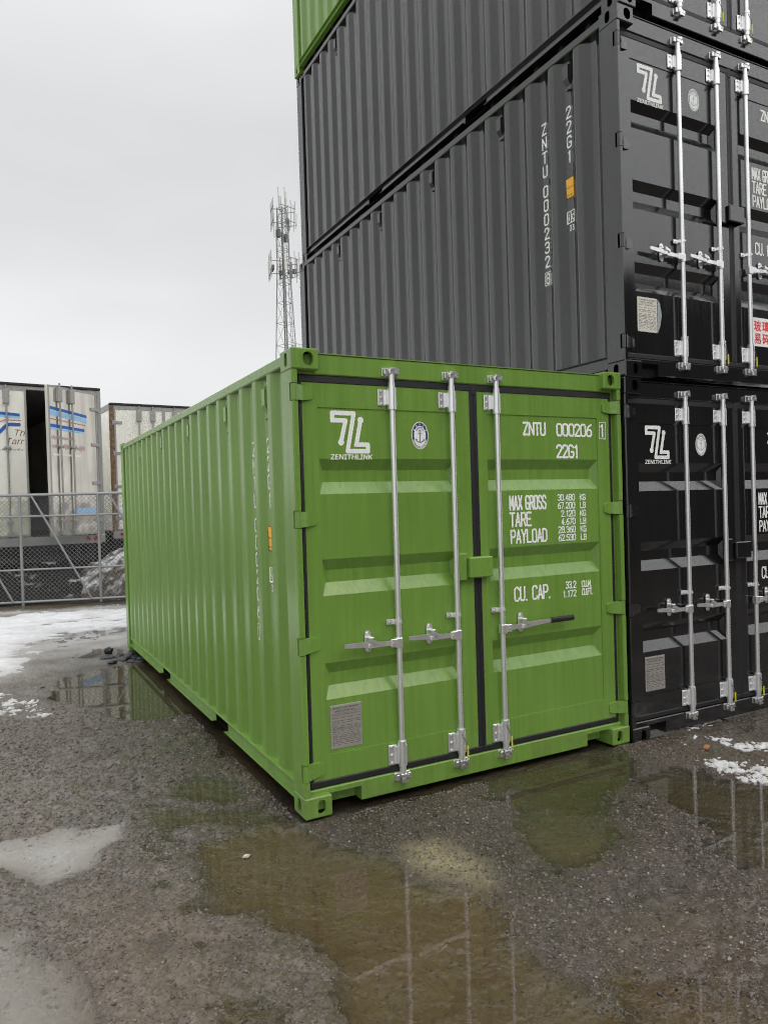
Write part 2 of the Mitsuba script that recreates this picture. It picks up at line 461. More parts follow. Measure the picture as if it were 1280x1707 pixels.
def end_panel():
    ys = []
    x = 0.1
    while x < W - 0.1:
        ys += [(x, L - .012), (x + .11, L - .012), (x + .14, L - .055), (x + .25, L - .055)]
        x += 0.28
    ys = [p for p in ys if p[0] < W - .1] + [(W - .1, L - .055)]
    m = quads([[(a, b, z) for a, b in ys] for z in (0.12, 2.50)])
    return cat(m, mbox(0.1, W - .1, L - .1, L - .006, 2.47, 2.57, .004), mbox(0.1, W - .1, L - .1, L - .006, .03, .15, .004))


def roof_panel():
    return mbox(0.05, W - 0.05, 0.15, L - 0.05, 2.555, 2.566)


def floor_panel():
    return cat(mbox(0.06, W - 0.06, 0.16, L - 0.06, 0.154, 0.160), *[mbox(0.062, W - 0.062, y, y + .05, 0.045, 0.153) for y in np.arange(.35, L - .2, .30) if not any(a - .06 < y < b + .01 for a, b in POCKETS)])


REC = ((1.988, 1.924, 1.857, 1.788), (1.420, 1.356, 1.286, 1.214), (0.834, 0.770, 0.698, 0.628))
DOORX = {0: (0.072, 1.194, 0.168, 1.084), 1: (1.244, 2.366, 1.318, 2.254)}
ZB, ZT = 0.178, 2.416
RD = 0.042


def door_frame(i):
    x0, x1, a, b = DOORX[i]
    fr = mbox(x0, x1, FACE, FACE + .05, ZB, ZT, 0.004) - mbox(a, b, 0, .2, 0.318, 2.276)
    return fr


def door_panel(i):
    x0, x1, a, b = DOORX[i]
    e = 0.038
    xs = [a - .01, a, a + e, b - e, b, b + .01]
    zs = [(2.29, 0)]
    for t, t2, u2, u in REC:
        zs += [(t, 0), (t2, 1), (u2, 1), (u, 0)]
    zs += [(.30, 0)]
    V = [[(x, PANEL + (RD * d if 2 <= j <= 3 else 0.0), z) for j, x in enumerate(xs)] for z, d in zs]
    m, n = len(zs), len(xs)
    ix = lambda r, c: r * n + c
    F = []
    for r in range(m - 1):
        for c in range(n - 1):
            q = [ix(r, c), ix(r, c + 1), ix(r + 1, c + 1), ix(r + 1, c)]
            down, up = zs[r][1] < zs[r + 1][1], zs[r][1] > zs[r + 1][1]
            flip = (c == 1 and up) or (c == 3 and down)
            F += [[q[0], q[1], q[3]], [q[1], q[2], q[3]]] if flip else [[q[0], q[1], q[2]], [q[0], q[2], q[3]]]
    return trimesh.Trimesh(np.array(V).reshape(-1, 3), np.array(F)[:, ::-1], process=False)


def door_back(i):
    x0, x1, a, b = DOORX[i]
    return mbox(x0, x1, .108, .112, ZB, ZT)


def gasket(i):
    x0, x1, a, b = DOORX[i]
    o0, o1 = (0.052, W / 2 + .004) if i == 0 else (W / 2 + .0045, W - .052)
    ms = [mbox(o0, o1, .051, .10, ZT - .006, 2.4545, .006), mbox(o0, o1, .050, .10, .1435, ZB + .004, .006)]
    if i == 0:
        ms += [mbox(o0, x0 + .004, .0525, .10, ZB, ZT, .004), mbox(x1 - .006, o1, .0515, .10, ZB, ZT, .005)]
    else:
        ms += [mbox(x1 - .004, o1, .0525, .10, ZB, ZT, .004), mbox(o0, x0 + .006, .0515, .10, ZB, ZT, .005)]
        ms += [mbox(W / 2 - .02, W / 2 + .03, .048, .09, 2.385, 2.462, .008)]
    return cat(*ms)


RODX = (0.626, 1.041, 1.378)
RY = 0.024


def rod(i):
    x = RODX[i]
    return tube((x, RY, .125), (x, RY, 2.487), .0168, 18)


def bearing(i, top):
    x = RODX[i]
    z0, z1 = (2.288, 2.404) if top else (0.178, 0.312)
    zc = z0 - .014 if top else z1 + .0
    ms = [tube((x, RY, z0), (x, RY, z1), .0235, 16), mbox(x - .020, x + .026, RY - .016, FACE - .001, z0 + .004, z1 - .004, .004),
          mbox(x - .078, x - .026, .0455, FACE - .0005, z0 + .008, z1 - .008, .004), mbox(x - .036, x - .012, .030, FACE - .001, z0 + .014, z1 - .014, .003),
          tube((x, RY, zc), (x, RY, zc + .016), .0265, 16),
          tube((x, RY, (z1 if top else z0 - .030)), (x, RY, (z1 + .030 if top else z0)), .0205, 14)]
    for z in (z0 + .020, (z0 + z1) / 2, z1 - .020):
        ms.append(tube((x - .055, .0465, z), (x - .055, .038, z), .008, 6))
    for z in (z0 + .030, z1 - .030):
        ms.append(tube((x + .014, RY - .015, z), (x + .014, RY - .020, z), .0055, 6))
    return cat(*ms)


def cam(i, top):
    x = RODX[i]
    z = 2.488 if top else .118
    s = 1 if top else -1
    ms = [mbox(x - .020, x + .022, .006, .044, z - .012, z + .020, .006), mbox(x - .014, x + .012, .002, .050, z + s * .012, z + s * .030, .004),
          hull([(x + dx, y, z + dz) for dx in (.010, .046) for y in (.010, .030) for dz in (-.008, .010 if dx < .02 else .0)]),
          hull([(x + dx, y, z + s * dz) for dx in (-.012, .03) for y in (.004, .02) for dz in (.018, .026 if dx < 0 else .036)])]
    return cat(*ms)


def keeper(i, top):
    x = RODX[i]
    z = 2.492 if top else .114
    ms = [mbox(x - .052, x + .052, .036, .0475, z - .024, z + .026, .003), mbox(x - .050, x - .026, .010, .040, z - .018, z + .020, .004),
          mbox(x + .030, x + .052, .014, .040, z - .012, z + .022, .004)]
    return cat(*ms)


def clamp(i):
    x = RODX[i]
    z = 1.029
    return cat(tube((x, RY, z - .014), (x, RY, z + .014), .0205, 16), mbox(x - .066, x - .012, .042, FACE - .001, z - .016, z + .016, .003), mbox(x - .030, x - .008, .022, .050, z - .013, z + .013, .002),
               tube((x - .048, .042, z), (x - .048, .036, z), .007, 6), tube((x + .006, RY - .019, z), (x + .006, RY - .025, z), .006, 6))


def handle(i):
    x = RODX[i]
    s = -1 if i < 2 else 1
    hub = mbox(x + s * .004 - .022, x + s * .004 + .022, .004, .046, .876, .938, .005)
    lug = mbox(*(sorted((x + s * .018, x + s * .062))), .002, .020, .886, .934, .004)

    def bar(a, b, h0, h1, y0, y1, za, zb):
        return hull([(x + s * a, y, za + q) for y in (y0, y0 + .012) for q in (-h0, h0)] + [(x + s * b, y, zb + q) for y in (y1, y1 + .012) for q in (-h1, h1)])
    ms = [hub, lug, tube((x + s * .045, .0, .910), (x + s * .045, .022, .910), .008, 8)]
    ms += [bar(.03, .10, .016, .013, .004, .008, .910, .912), bar(.10, .17, .013, .016, .008, .004, .912, .914), bar(.17, .24, .016, .015, .004, .000, .914, .922),
           bar(.24, .36 if i < 2 else .38, .015, .011, .000, -.004, .922, .928)]
    return cat(*ms)


def catch(i):
    x = RODX[i] + (-.190 if i < 2 else .165)
    z = .932
    pl = extrude_xz(stadium(x, z, .042, .130), .049, FACE - .001)
    return cat(pl, mbox(x - .018, x + .018, .014, .050, z - .034, z - .022, .003), mbox(x - .020, x + .006, -.006, .020, z - .034, z - .006, .003),
               mbox(x - .012, x + .020, .006, .050, z + .018, z + .028, .003), hull([(x + dx, y, z + dz) for dx in (-.020, .030) for y in (-.008, .004) for dz in ((.004, .026) if dx < 0 else (-.012, .006))]),
               tube((x, .049, z + .048), (x, .040, z + .048), .009, 6), tube((x, .049, z - .048), (x, .040, z - .048), .009, 6))


def grip():
    x = RODX[2]
    a, b = np.array((x + .375, .002, .9275)), np.array((x + .565, .0, .9300))
    m = tube(a, b, .0185, 12)
    v = np.array(m.vertices)
    v[:, 1] = (v[:, 1] - .002) * .72
    return trimesh.Trimesh(v, m.faces, process=False)


def lock_box():
    x0, x1, z0, z1 = 1.128, 1.300, 1.250, 1.378
    m = mbox(x0, x1, -.006, FACE - .0005, z0, z1, .007) - mbox(x0 + .012, x1 - .012, .006, .047, z0 - .02, z1 - .012)
    return m


def lock_flange():
    m = mbox(1.062, 1.120, .020, FACE - .0005, 1.236, 1.404, .005) - mbox(1.075, 1.13, .028, .048, 1.225, 1.392)
    return m


def data_plate():
    m = mbox(.188, .385, .0575, PANEL - .0005, .342, .590, .001)
    return m


def plate_rivets():
    return cat(*[tube((x, .0575, z), (x, .0545, z), .005, 8) for x in (.196, .377) for z in (.350, .582)])


def plate_print():
    u = [word('APPROVED FOR TRANSPORT', .0095, .165, .17, at=(.204, .566)), word('UNDER CUSTOMS SEAL', .0095, .130, .17, at=(.216, .549))]
    r = np.random.default_rng(4)
    z = .535
    while z > .356:
        x = .200
        h = .0032
        while x < .368:
            w = r.uniform(.012, .05)
            u.append(sbox(x, z - h, min(x + w, .374), z))
            x += w + r.uniform(.004, .02)
        z -= .0105 if r.random() < .8 else .018
    for z in (.542, .500, .455, .410):
        u.append(sbox(.198, z - .0012, .376, z))
    return flat(unary_union(u), lambda a, b: np.stack([a, a * 0 + .0569, b], 1))


def on_door(u, v, lift=.0012):
    """the depth of the door panel's surface at height v, less a hair"""
    y = np.full_like(v, PANEL)
    for t, t2, u2, w in REC:
        y = np.where((v < t) & (v > w), PANEL + RD * np.clip(np.minimum((t - v) / (t - t2), (v - w) / (u2 - w)), 0, 1), y)
    return np.stack([u, y - lift, v], 1)


def split_rows(poly):
    zs = sorted({z for r in REC for z in r})
    cuts = [-1] + zs + [9]
    parts = [poly.intersection(sbox(-9, a, 9, b)) for a, b in zip(cuts[:-1], cuts[1:])]
    out = []
    for p in parts:
        out += [g for g in getattr(p, 'geoms', [p]) if g.geom_type == 'Polygon' and not g.is_empty]
    return shapely.MultiPolygon(out)


def logo():
    """two interlocking strokes, an angular 7 and L with dots on their ends"""
    x0, z0, w, h = .246, 2.021, .246, .238
    S = lambda p: [(x0 + a * w, z0 + b * h) for a, b in p]
    t = .026
    ln = [S([(.05, .78), (.05, .955), (.60, .955), (.415, .045), (.945, .045), (.945, .205), (.645, .205)])]
    ln.append(S([(.05, .78), (.385, .78), (.26, .28)]))
    ln.append(S([(.645, .205), (.765, .76)]))
    g = [LineString(l).buffer(t / 2, cap_style='square', join_style='round', quad_segs=4) for l in ln]
    for p in (S([(.255, .255)]), S([(.77, .80)])):
        g.append(Point(p[0]).buffer(.019, quad_segs=6))
    return flat(unary_union(g), lambda a, b: on_door(a, b))


def logo_name():
    m = sans('ZENITHLINK', .0275, True, 0.10)
    v = np.array(m.vertices)
    u = .240 + (v[:, 0] - v[:, 0].min()) / np.ptp(v[:, 0]) * .268
    return trimesh.Trimesh(np.stack([u, u * 0 + PANEL - .0014, 1.9845 + v[:, 1]], 1), m.faces[:, ::-1], process=False)


def ring_text(cx, cz, rx, rz, n, s):
    out = []
    for k in range(n):
        a = math.pi * (0.16 + 0.68 * k / (n - 1))
        c = Point(0, 0).buffer(1, quad_segs=2)
        out.append(affinity.translate(affinity.scale(c, s, s * 1.3), cx + rx * math.cos(a), cz + rz * math.sin(a)))
    return out


EX, EZ = .831, 2.130


def emblem_disc():
    e = affinity.scale(Point(0, 0).buffer(1, quad_segs=12), .059, .083)
    return flat(affinity.translate(e, EX, EZ), lambda a, b: on_door(a, b, .0010))


def emblem_ring():
    o = affinity.scale(Point(0, 0).buffer(1, quad_segs=12), .054, .078)
    i = affinity.scale(Point(0, 0).buffer(1, quad_segs=12), .041, .058)
    r = o.difference(i)
    bottom = r.intersection(sbox(-1, -1, 1, -.030))
    r = r.difference(sbox(-1, -1, 1, -.026))
    line = o.difference(affinity.scale(o, .95, .96)).intersection(sbox(-1, -1, 1, -.02))
    dots = unary_union(ring_text(0, 0, .047, .068, 5, .0042))
    low = [affinity.translate(sbox(-.0022, -.004, .0022, .004), .047 * math.cos(a), .068 * math.sin(a)) for a in np.radians(np.arange(210, 335, 12))]
    return flat(affinity.translate(unary_union([r.difference(dots), line] + low), EX, EZ), lambda a, b: on_door(a, b, .0017))


def emblem_anchor():
    L_ = lambda *p: LineString(p).buffer(.0026, quad_segs=3)
    g = [L_((0, .020), (0, -.040)), L_((-.014, .010), (.014, .010)), Point(0, .027).buffer(.007).difference(Point(0, .027).buffer(.004)),
         L_((-.026, -.022), (-.020, -.036), (0, -.043), (.020, -.036), (.026, -.022)), L_((-.026, -.022), (-.031, -.031)), L_((.026, -.022), (.031, -.031))]
    g += [L_((-.022, .030), (-.012, .046), (.012, .046), (.022, .030)).difference(sbox(-1, -1, 1, .026))]
    return flat(affinity.translate(unary_union(g), EX, EZ), lambda a, b: on_door(a, b, .0017))


def door_words(what, number=''):
    g = []
    if what == 'owner_code':
        g += [word('ZNTU', .091, .194, .15, at=(1.610, 2.144))]
    if what == 'serial_number':
        g += [word(number, .091, .318, .15, at=(1.893, 2.143))]
    if what == 'size_code':
        g += [word('22G1', .094, .202, .15, at=(1.888, 1.997))]
    if what == 'max_gross':
        g += [word('MAX GROSS', .098, .308, .132, .36, (1.484, 1.657))]
    if what == 'tare':
        g += [word('TARE', .097, .180, .132, .36, (1.484, 1.549))]
    if what == 'payload':
        g += [word('PAYLOAD', .094, .306, .132, .36, (1.487, 1.440))]
    for k, (a, b) in enumerate((('30.480', 'KG'), ('67.200', 'LB'), ('2.120', 'KG'), ('4.670', 'LB'), ('28.360', 'KG'), ('62.530', 'LB'))):
        w = .154 if len(a) == 6 else .126
        z = 1.7095 - .0542 * k
        if what == 'weight_' + str(k):
            g += [word(a, .046, w, .15, .34, (2.041 - w, z)), word(b, .044, .054, .15, .4, (2.083, z))]
    if what == 'capacity':
        g += [word('CU. CAP.', .098, .308, .125, .34, (1.504, 1.063))]
    if what == 'volume_0':
        g += [word('33.2', .050, .094, .15, .34, (1.938, 1.114))]
    if what == 'unit_0':
        g += [word('CU.M.', .048, .095, .16, .30, (2.080, 1.113))]
    if what == 'volume_1':
        g += [word('1.172', .048, .118, .15, .34, (1.914, 1.056))]
    if what == 'unit_1':
        g += [word('CU.FT.', .048, .104, .16, .30, (2.080, 1.058))]
    return flat(unary_union(g), lambda a, b: on_door(a, b))


def check_digit(d):
    o = sbox(2.271, 2.131, 2.333, 2.249)
    g = unary_union([o.difference(o.buffer(-.0045, join_style='mitre')), word(d, .094, .050 if d != '1' else .046, at=(2.277, 2.143))])
    return flat(g, lambda a, b: np.stack([a, a * 0 + FACE - .0012, b], 1))


SY = np.array([p[0] for p in SIDE])
SX = np.array([p[1] for p in SIDE])


def on_side(poly, yc, lift=.0014):
    """print lying on the corrugated left side: u runs to the right as seen from outside, which is towards the doors"""
    out = []
    us = sorted(yc - SY)
    us = [u for u in us if -.2 < u < .2]
    cuts = [-1] + us + [1]
    for a, b in zip(cuts[:-1], cuts[1:]):
        p = poly.intersection(sbox(a, -9, b, 9))
        out += [g for g in getattr(p, 'geoms', [p]) if g.geom_type == 'Polygon' and not g.is_empty]
    return flat(shapely.MultiPolygon(out), lambda u, v: np.stack([np.interp(yc - u, SY, SX) - lift, yc - u, v], 1))


def column(s, z, pitch, w, h):
    return [word(c, h, w * (.62 if c == '1' else 1), .135, at=(-w / 2 * (.62 if c == '1' else 1), z - h - i * pitch)) for i, c in enumerate(s)]


def side_owner():
    return on_side(unary_union(column('ZNTU', 2.150, .1115, .058, .094)), .842)


def side_number(number):
    return on_side(unary_union(column(number, 2.150 - 4 * .1115 - .045, .1115, .058, .094)), .842)


def side_digit(digit):
    z, p, w, h = 2.150, .1115, .058, .094
    g = []
    zb = z - 10 * p - .045 - .016
    o = sbox(-.036, zb - .108, .036, zb)
    g += [o.difference(o.buffer(-.0055, join_style='mitre'))] + column(digit, zb - .011, p, .046, .086)
    return on_side(unary_union(g), .842)


def side_code():
    return on_side(unary_union(column('22G1', 2.150, .1115, .056, .094)), .557)


def height_sticker():
    return on_side(sbox(-.047, 1.456, .047, 1.610), .557, .0010)


def sans_poly(s, h, bold=True, w=None):
    m = sans(s, h, bold)
    v = np.array(m.vertices)[:, :2]
    if w:
        v[:, 0] = (v[:, 0] - v[:, 0].min()) / np.ptp(v[:, 0]) * w
    return unary_union([Polygon(v[f]).buffer(1e-5) for f in m.faces])


def height_print():
    a = affinity.translate(sans_poly('2.6m', .050, True, .076), -.038, 1.545)
    b = affinity.translate(sans_poly("8'6\"", .050, True, .060), -.030, 1.474)
    o = sbox(-.047, 1.456, .047, 1.610)
    fr = o.difference(o.buffer(-.004, join_style='mitre')).union(sbox(-.046, 1.5335, .046, 1.5375))
    return on_side(unary_union([a, b, fr]), .557, .0018)


def railway_mark():
    o = sbox(-.045, 1.262, .045, 1.358)
    g = [o.difference(o.buffer(-.009, join_style='mitre')), sbox(-.006, 1.262, .003, 1.358)]
    g += [sbox(-.026, 1.284, -.017, 1.318), sbox(-.026, 1.326, -.017, 1.336)]
    c = Point(.022, 1.306).buffer(.022, quad_segs=6)
    g += [affinity.scale(c, .72, 1.1).difference(affinity.scale(c.buffer(-.009), .7, 1.1)).difference(sbox(.024, 1.296, .05, 1.316))]
    g += [affinity.translate(sans_poly('33', .042, True, .052), -.020, 1.206)]
    return on_side(unary_union(g), .557)


def ventilator(i):
    y = (.556, 1.402, 2.530, 3.658, 4.786)[i]
    a = hull([(x, yy, z) for x, dz in ((XI + .002, 0), (.022, .0)) for yy in (y - .029, y + .029) for z in (2.345, 2.446)] + [(XI + .002, yy, 2.296) for yy in (y - .022, y + .022)])
    b = tube((XI - .004, y - .012, 2.262), (.030, y - .012, 2.262), .0065, 6)
    c = polyline([(XI + .001, y - .022, 2.272), (.036, y - .012, 2.262), (XI + .001, y + .016, 2.268)], .0045, 5)
    d = polyline([(XI + .001, y - .02, 2.462), (.038, y, 2.458), (XI + .001, y + .018, 2.466)], .0045, 5)
    return cat(a, b, c, d)


CJK = {'玻':[[[(3,9),(3,19),(14,24),(14,45),(3,47),(4,56),(14,56),(14,73),(3,74),(3,84),(35,84),(36,76),(57,76),(58,90),(67,91),(69,76),(93,74),(86,53),(89,48),(85,36),(74,18),(95,7),(91,0),(81,0),(66,9),(51,0),(40,0),(38,3),(35,0),(29,0),(25,6),(31,17),(7,8)],[(69,53),(77,52),(79,65),(69,65)],[(56,41),(65,27),(75,41),(74,42)],[(47,53),(58,53),(58,65),(47,65)],[(48,34),(40,8),(45,9),(57,17)],[(25,28),(35,30),(36,73),(25,73),(25,56),(34,55),(34,47),(25,45)]]],'璃':[[[(1,17),(2,21),(14,25),(14,44),(3,45),(3,54),(14,55),(14,72),(3,72),(2,82),(55,82),(54,88),(63,91),(68,82),(93,81),(93,72),(88,70),(88,42),(67,39),(91,38),(92,7),(89,0),(70,0),(69,7),(73,9),(71,13),(46,9),(46,0),(35,0),(35,18),(6,10)],[(75,27),(79,17),(81,17),(81,28)],[(77,66),(71,60),(77,57)],[(64,55),(60,51),(68,52)],[(59,71),(64,67),(67,70)],[(65,28),(59,20),(67,21)],[(24,56),(33,53),(33,45),(24,44),(24,27),(35,29),(36,38),(56,38),(56,41),(39,41),(38,71),(24,72)],[(49,58),(55,61),(50,65),(49,65)],[(46,20),(50,23),(51,28),(46,28)]]],'易':[[[(2,23),(3,27),(23,42),(23,45),(16,46),(17,86),(81,86),(81,45),(39,45),(36,42),(88,40),(86,14),(81,0),(59,0),(57,4),(59,8),(72,7),(76,30),(68,30),(62,16),(49,0),(39,0),(37,5),(49,16),(55,30),(47,30),(38,16),(20,0),(15,0),(10,8),(24,17),(34,30),(25,30),(10,17)],[(27,56),(69,55),(70,60),(28,61)],[(27,72),(69,71),(70,75),(28,76)]]],'碎':[[[(1,37),(14,73),(14,75),(3,75),(4,86),(37,86),(39,80),(58,80),(57,89),(66,91),(71,80),(92,79),(92,70),(83,69),(80,58),(92,43),(84,37),(75,46),(70,34),(93,33),(94,23),(70,22),(70,0),(60,0),(59,22),(37,22),(36,10),(20,10),(19,2),(10,2),(9,30),(4,30)],[(57,57),(66,50),(72,69),(58,69)],[(44,34),(60,33),(60,41),(51,46)],[(21,57),(35,56),(39,45),(48,69),(39,69),(38,75),(25,75)],[(38,37),(38,33),(41,34)],[(26,44),(19,45),(19,20),(26,20)]]]}


def glyph(ch, x, z, s):
    rings = [g for g in CJK[ch]]
    p = unary_union([Polygon(r[0], r[1:]).buffer(0) for r in rings])
    return affinity.translate(affinity.scale(p, s / 92, s / 92, origin=(0, 0)), x, z)


def warning_print():
    g = [glyph('玻', 1.466, .452, .088), glyph('璃', 1.566, .452, .088), glyph('易', 1.466, .352, .088), glyph('碎', 1.566, .352, .088)]
    return flat(unary_union(g), lambda a, b: np.stack([a, a * 0 + PANEL - .0022, b], 1))


def warning_sheet():
    return mbox(1.448, 1.672, PANEL - .0016, PANEL - .0004, .332, .560)


def vinyl_patch():
    return flat(Polygon([(.392, .590), (.420, .560), (.436, .480), (.418, .395), (.392, .345)]), lambda a, b: np.stack([a, a * 0 + PANEL - .0008, b], 1))


def container(key, paint, to, number=None, digit=None, plate='plate_metal', emblem='print_navy', doors=True, sides=True, vents=5, warning=False):
    P = lambda name, fn, mat=paint, smooth=False, *a: part(key, name, fn, mat, to, smooth)
    for right in (0, 1):
        for back in (0, 1):
            for top in (0, 1):
                q = P('corner_casting', shape(casting, right, back, top))
                part(q, 'inside', shape(casting_lining, right, back, top), 'void', to)
        P('corner_post', shape(front_post, right), paint, 25)
        P('corner_post', shape(back_post, right))
        P('top_rail', shape(side_top_rail, right))
        P('bottom_rail', shape(side_bottom_rail, right))
        for i in (0, 1):
            P('fork_pocket', shape(fork_pocket, right, i), 'void')
        P('side_panel', shape(side_panel, right), paint, 40)
    P('end_panel', end_panel)
    P('roof_panel', roof_panel)
    P('floor', floor_panel, 'underfloor')
    P('door_header', header)
    P('door_sill', sill)
    for i in range(vents):
        P('ventilator', shape(ventilator, i))
    if sides and number:
        P('side_owner_code', side_owner, 'print_white')
        P('side_number', shape(side_number, number), 'print_white')
        P('side_check_digit', shape(side_digit, digit), 'print_white')
        P('size_code', side_code, 'print_white')
        s = P('height_sticker', height_sticker, 'print_yellow')
        part(s, 'lettering', height_print, 'print_black', to)
        P('railway_mark', railway_mark, 'print_white')
    if not doors:
        return
    for i in (0, 1):
        d = P('door', shape(door_frame, i))
        part(d, 'panel', shape(door_panel, i), paint, to)
        part(d, 'back_sheet', shape(door_back, i), 'underfloor', to)
        part(d, 'gasket', shape(gasket, i), 'rubber', to)
        for h in range(4):
            part(d, 'hinge', shape(hinge, i, h), paint, to, 30)
        if i == 0:
            part(d, 'logo', logo, 'print_white', to)
            part(d, 'logo_name', logo_name, 'print_white', to)
            part(d, 'emblem', emblem_disc, 'print_white', to)
            part(d, 'emblem_ring', emblem_ring, emblem, to)
            part(d, 'emblem_anchor', emblem_anchor, emblem, to)
            part(d, 'data_plate', data_plate, plate, to)
            part(d, 'plate_rivets', plate_rivets, 'forged_steel', to)
            part(d, 'plate_lettering', plate_print, 'plate_line', to)
            if warning:
                part(d, 'vinyl_patch', vinyl_patch, 'print_grey', to)
        else:
            for nm in ('owner_code', 'serial_number', 'size_code', 'max_gross', 'tare', 'payload', 'weight_0', 'weight_1', 'weight_2', 'weight_3', 'weight_4', 'weight_5', 'capacity', 'volume_0', 'volume_1', 'unit_0', 'unit_1'):
                if nm != 'serial_number' or number:
                    part(d, {'w': 'weight_line', 'v': 'volume_line', 'u': 'unit_line'}.get(nm[0], nm) if nm[-1].isdigit() and '_' in nm and nm != 'size_code' else nm + '_lettering', shape(door_words, nm, number or ''), 'print_white', to)
            if digit:
                part(d, 'check_digit', shape(check_digit, digit), 'print_white', to)
            if warning:
                part(d, 'warning_sheet', warning_sheet, 'print_white', to)
                part(d, 'warning_lettering', warning_print, 'print_red', to)
    P('lock_box', lock_box)
    P('lock_box_flange', lock_flange)
    for i in range(3):
        r = P('lock_rod', shape(rod, i), 'galvanised', 40)
        for top in (1, 0):
            part(r, 'bearing', shape(bearing, i, top), 'galvanised', to, 30)
            part(r, 'cam', shape(cam, i, top), 'forged_steel', to)
            part(r, 'keeper', shape(keeper, i, top), 'forged_steel', to)
        part(r, 'clamp', shape(clamp, i), 'galvanised', to, 30)
        part(r, 'handle', shape(handle, i), 'galvanised', to)
        part(r, 'handle_catch', shape(catch, i), 'galvanised', to)
        if i == 2:
            part(r, 'handle_grip', grip, 'rubber', to, 40)


def seal_wire(i):
    x = RODX[i]
    return polyline([(x - .010, .000, .300), (x + .012, -.004, .262), (x + .026, -.003, .232), (x + .028, -.003, .15), (x + .020, .0, .105)], .0022, 5)


def seal_tag(i):
    x = RODX[i]
    return mbox(x + .0245, x + .0315, -.0095, .0005, .152, .226, .002)


def seal(key, i, to, label, group):
    scene_key = key
    part(scene_key, 'wire', shape(seal_wire, i), 'cable', to)
    part(scene_key, 'tag', shape(seal_tag, i), 'seal_yellow', to)
    labels[key] = {'label': label, 'category': 'cable seal', 'group': group}


def at(x, y, z, rz):
    return T().translate([x, y, z]).rotate([0, 0, 1], math.degrees(rz))


ZS = -0.0259
TF = {'green_container': at(0, 0, 0, 0), 'black_container': at(2.4535, -.0184, ZS, -.0050), 'black_container_001': at(2.4594, -.0248, ZS + H, -.0035),
      'black_container_002': at(2.4804, -.0318, ZS + 2 * H, -.0067), 'green_container_001': at(2.4616, -.0460, ZS + 3 * H, -.0047)}
container('green_container', 'paint_green', TF['green_container'], '000206', '1')
container('black_container', 'paint_black', TF['black_container'], emblem='print_grey')
container('black_container_001', 'paint_black', TF['black_container_001'], '000232', '8', plate='plate_paper', emblem='print_grey', warning=True)
container('black_container_002', 'paint_black', TF['black_container_002'], emblem='print_grey')
container('green_container_001', 'paint_green', TF['green_container_001'], doors=True)
labels['green_container'] = {'label': 'bright green shipping container standing alone on the wet gravel, number 000206 on its door', 'category': 'shipping container'}
labels['black_container'] = {'label': 'black shipping container on the ground beside the green one, bottom of the stack', 'category': 'shipping container'}
labels['black_container_001'] = {'label': 'black shipping container with 000232 down its side and a red lettered warning sheet', 'category': 'shipping container'}
labels['black_container_002'] = {'label': 'black shipping container third up the stack, under the green one on top', 'category': 'shipping container'}
labels['green_container_001'] = {'label': 'green shipping container at the very top of the tall stack', 'category': 'shipping container'}
n = 0
for base, what in (('green_container', 'the green container standing alone'), ('black_container', 'the bottom black container'), ('black_container_001', 'the second container of the stack'), ('black_container_002', 'the third container of the stack')):
    for i, w in ((1, 'middle'), (2, 'third')):
        seal('cable_seal' + ('' if n == 0 else f'_{n:03d}'), i, TF[base], f'yellow tagged cable seal on the {w} rod of {what}', 'yellow cable seals at the feet of the lock rods')
        n += 1

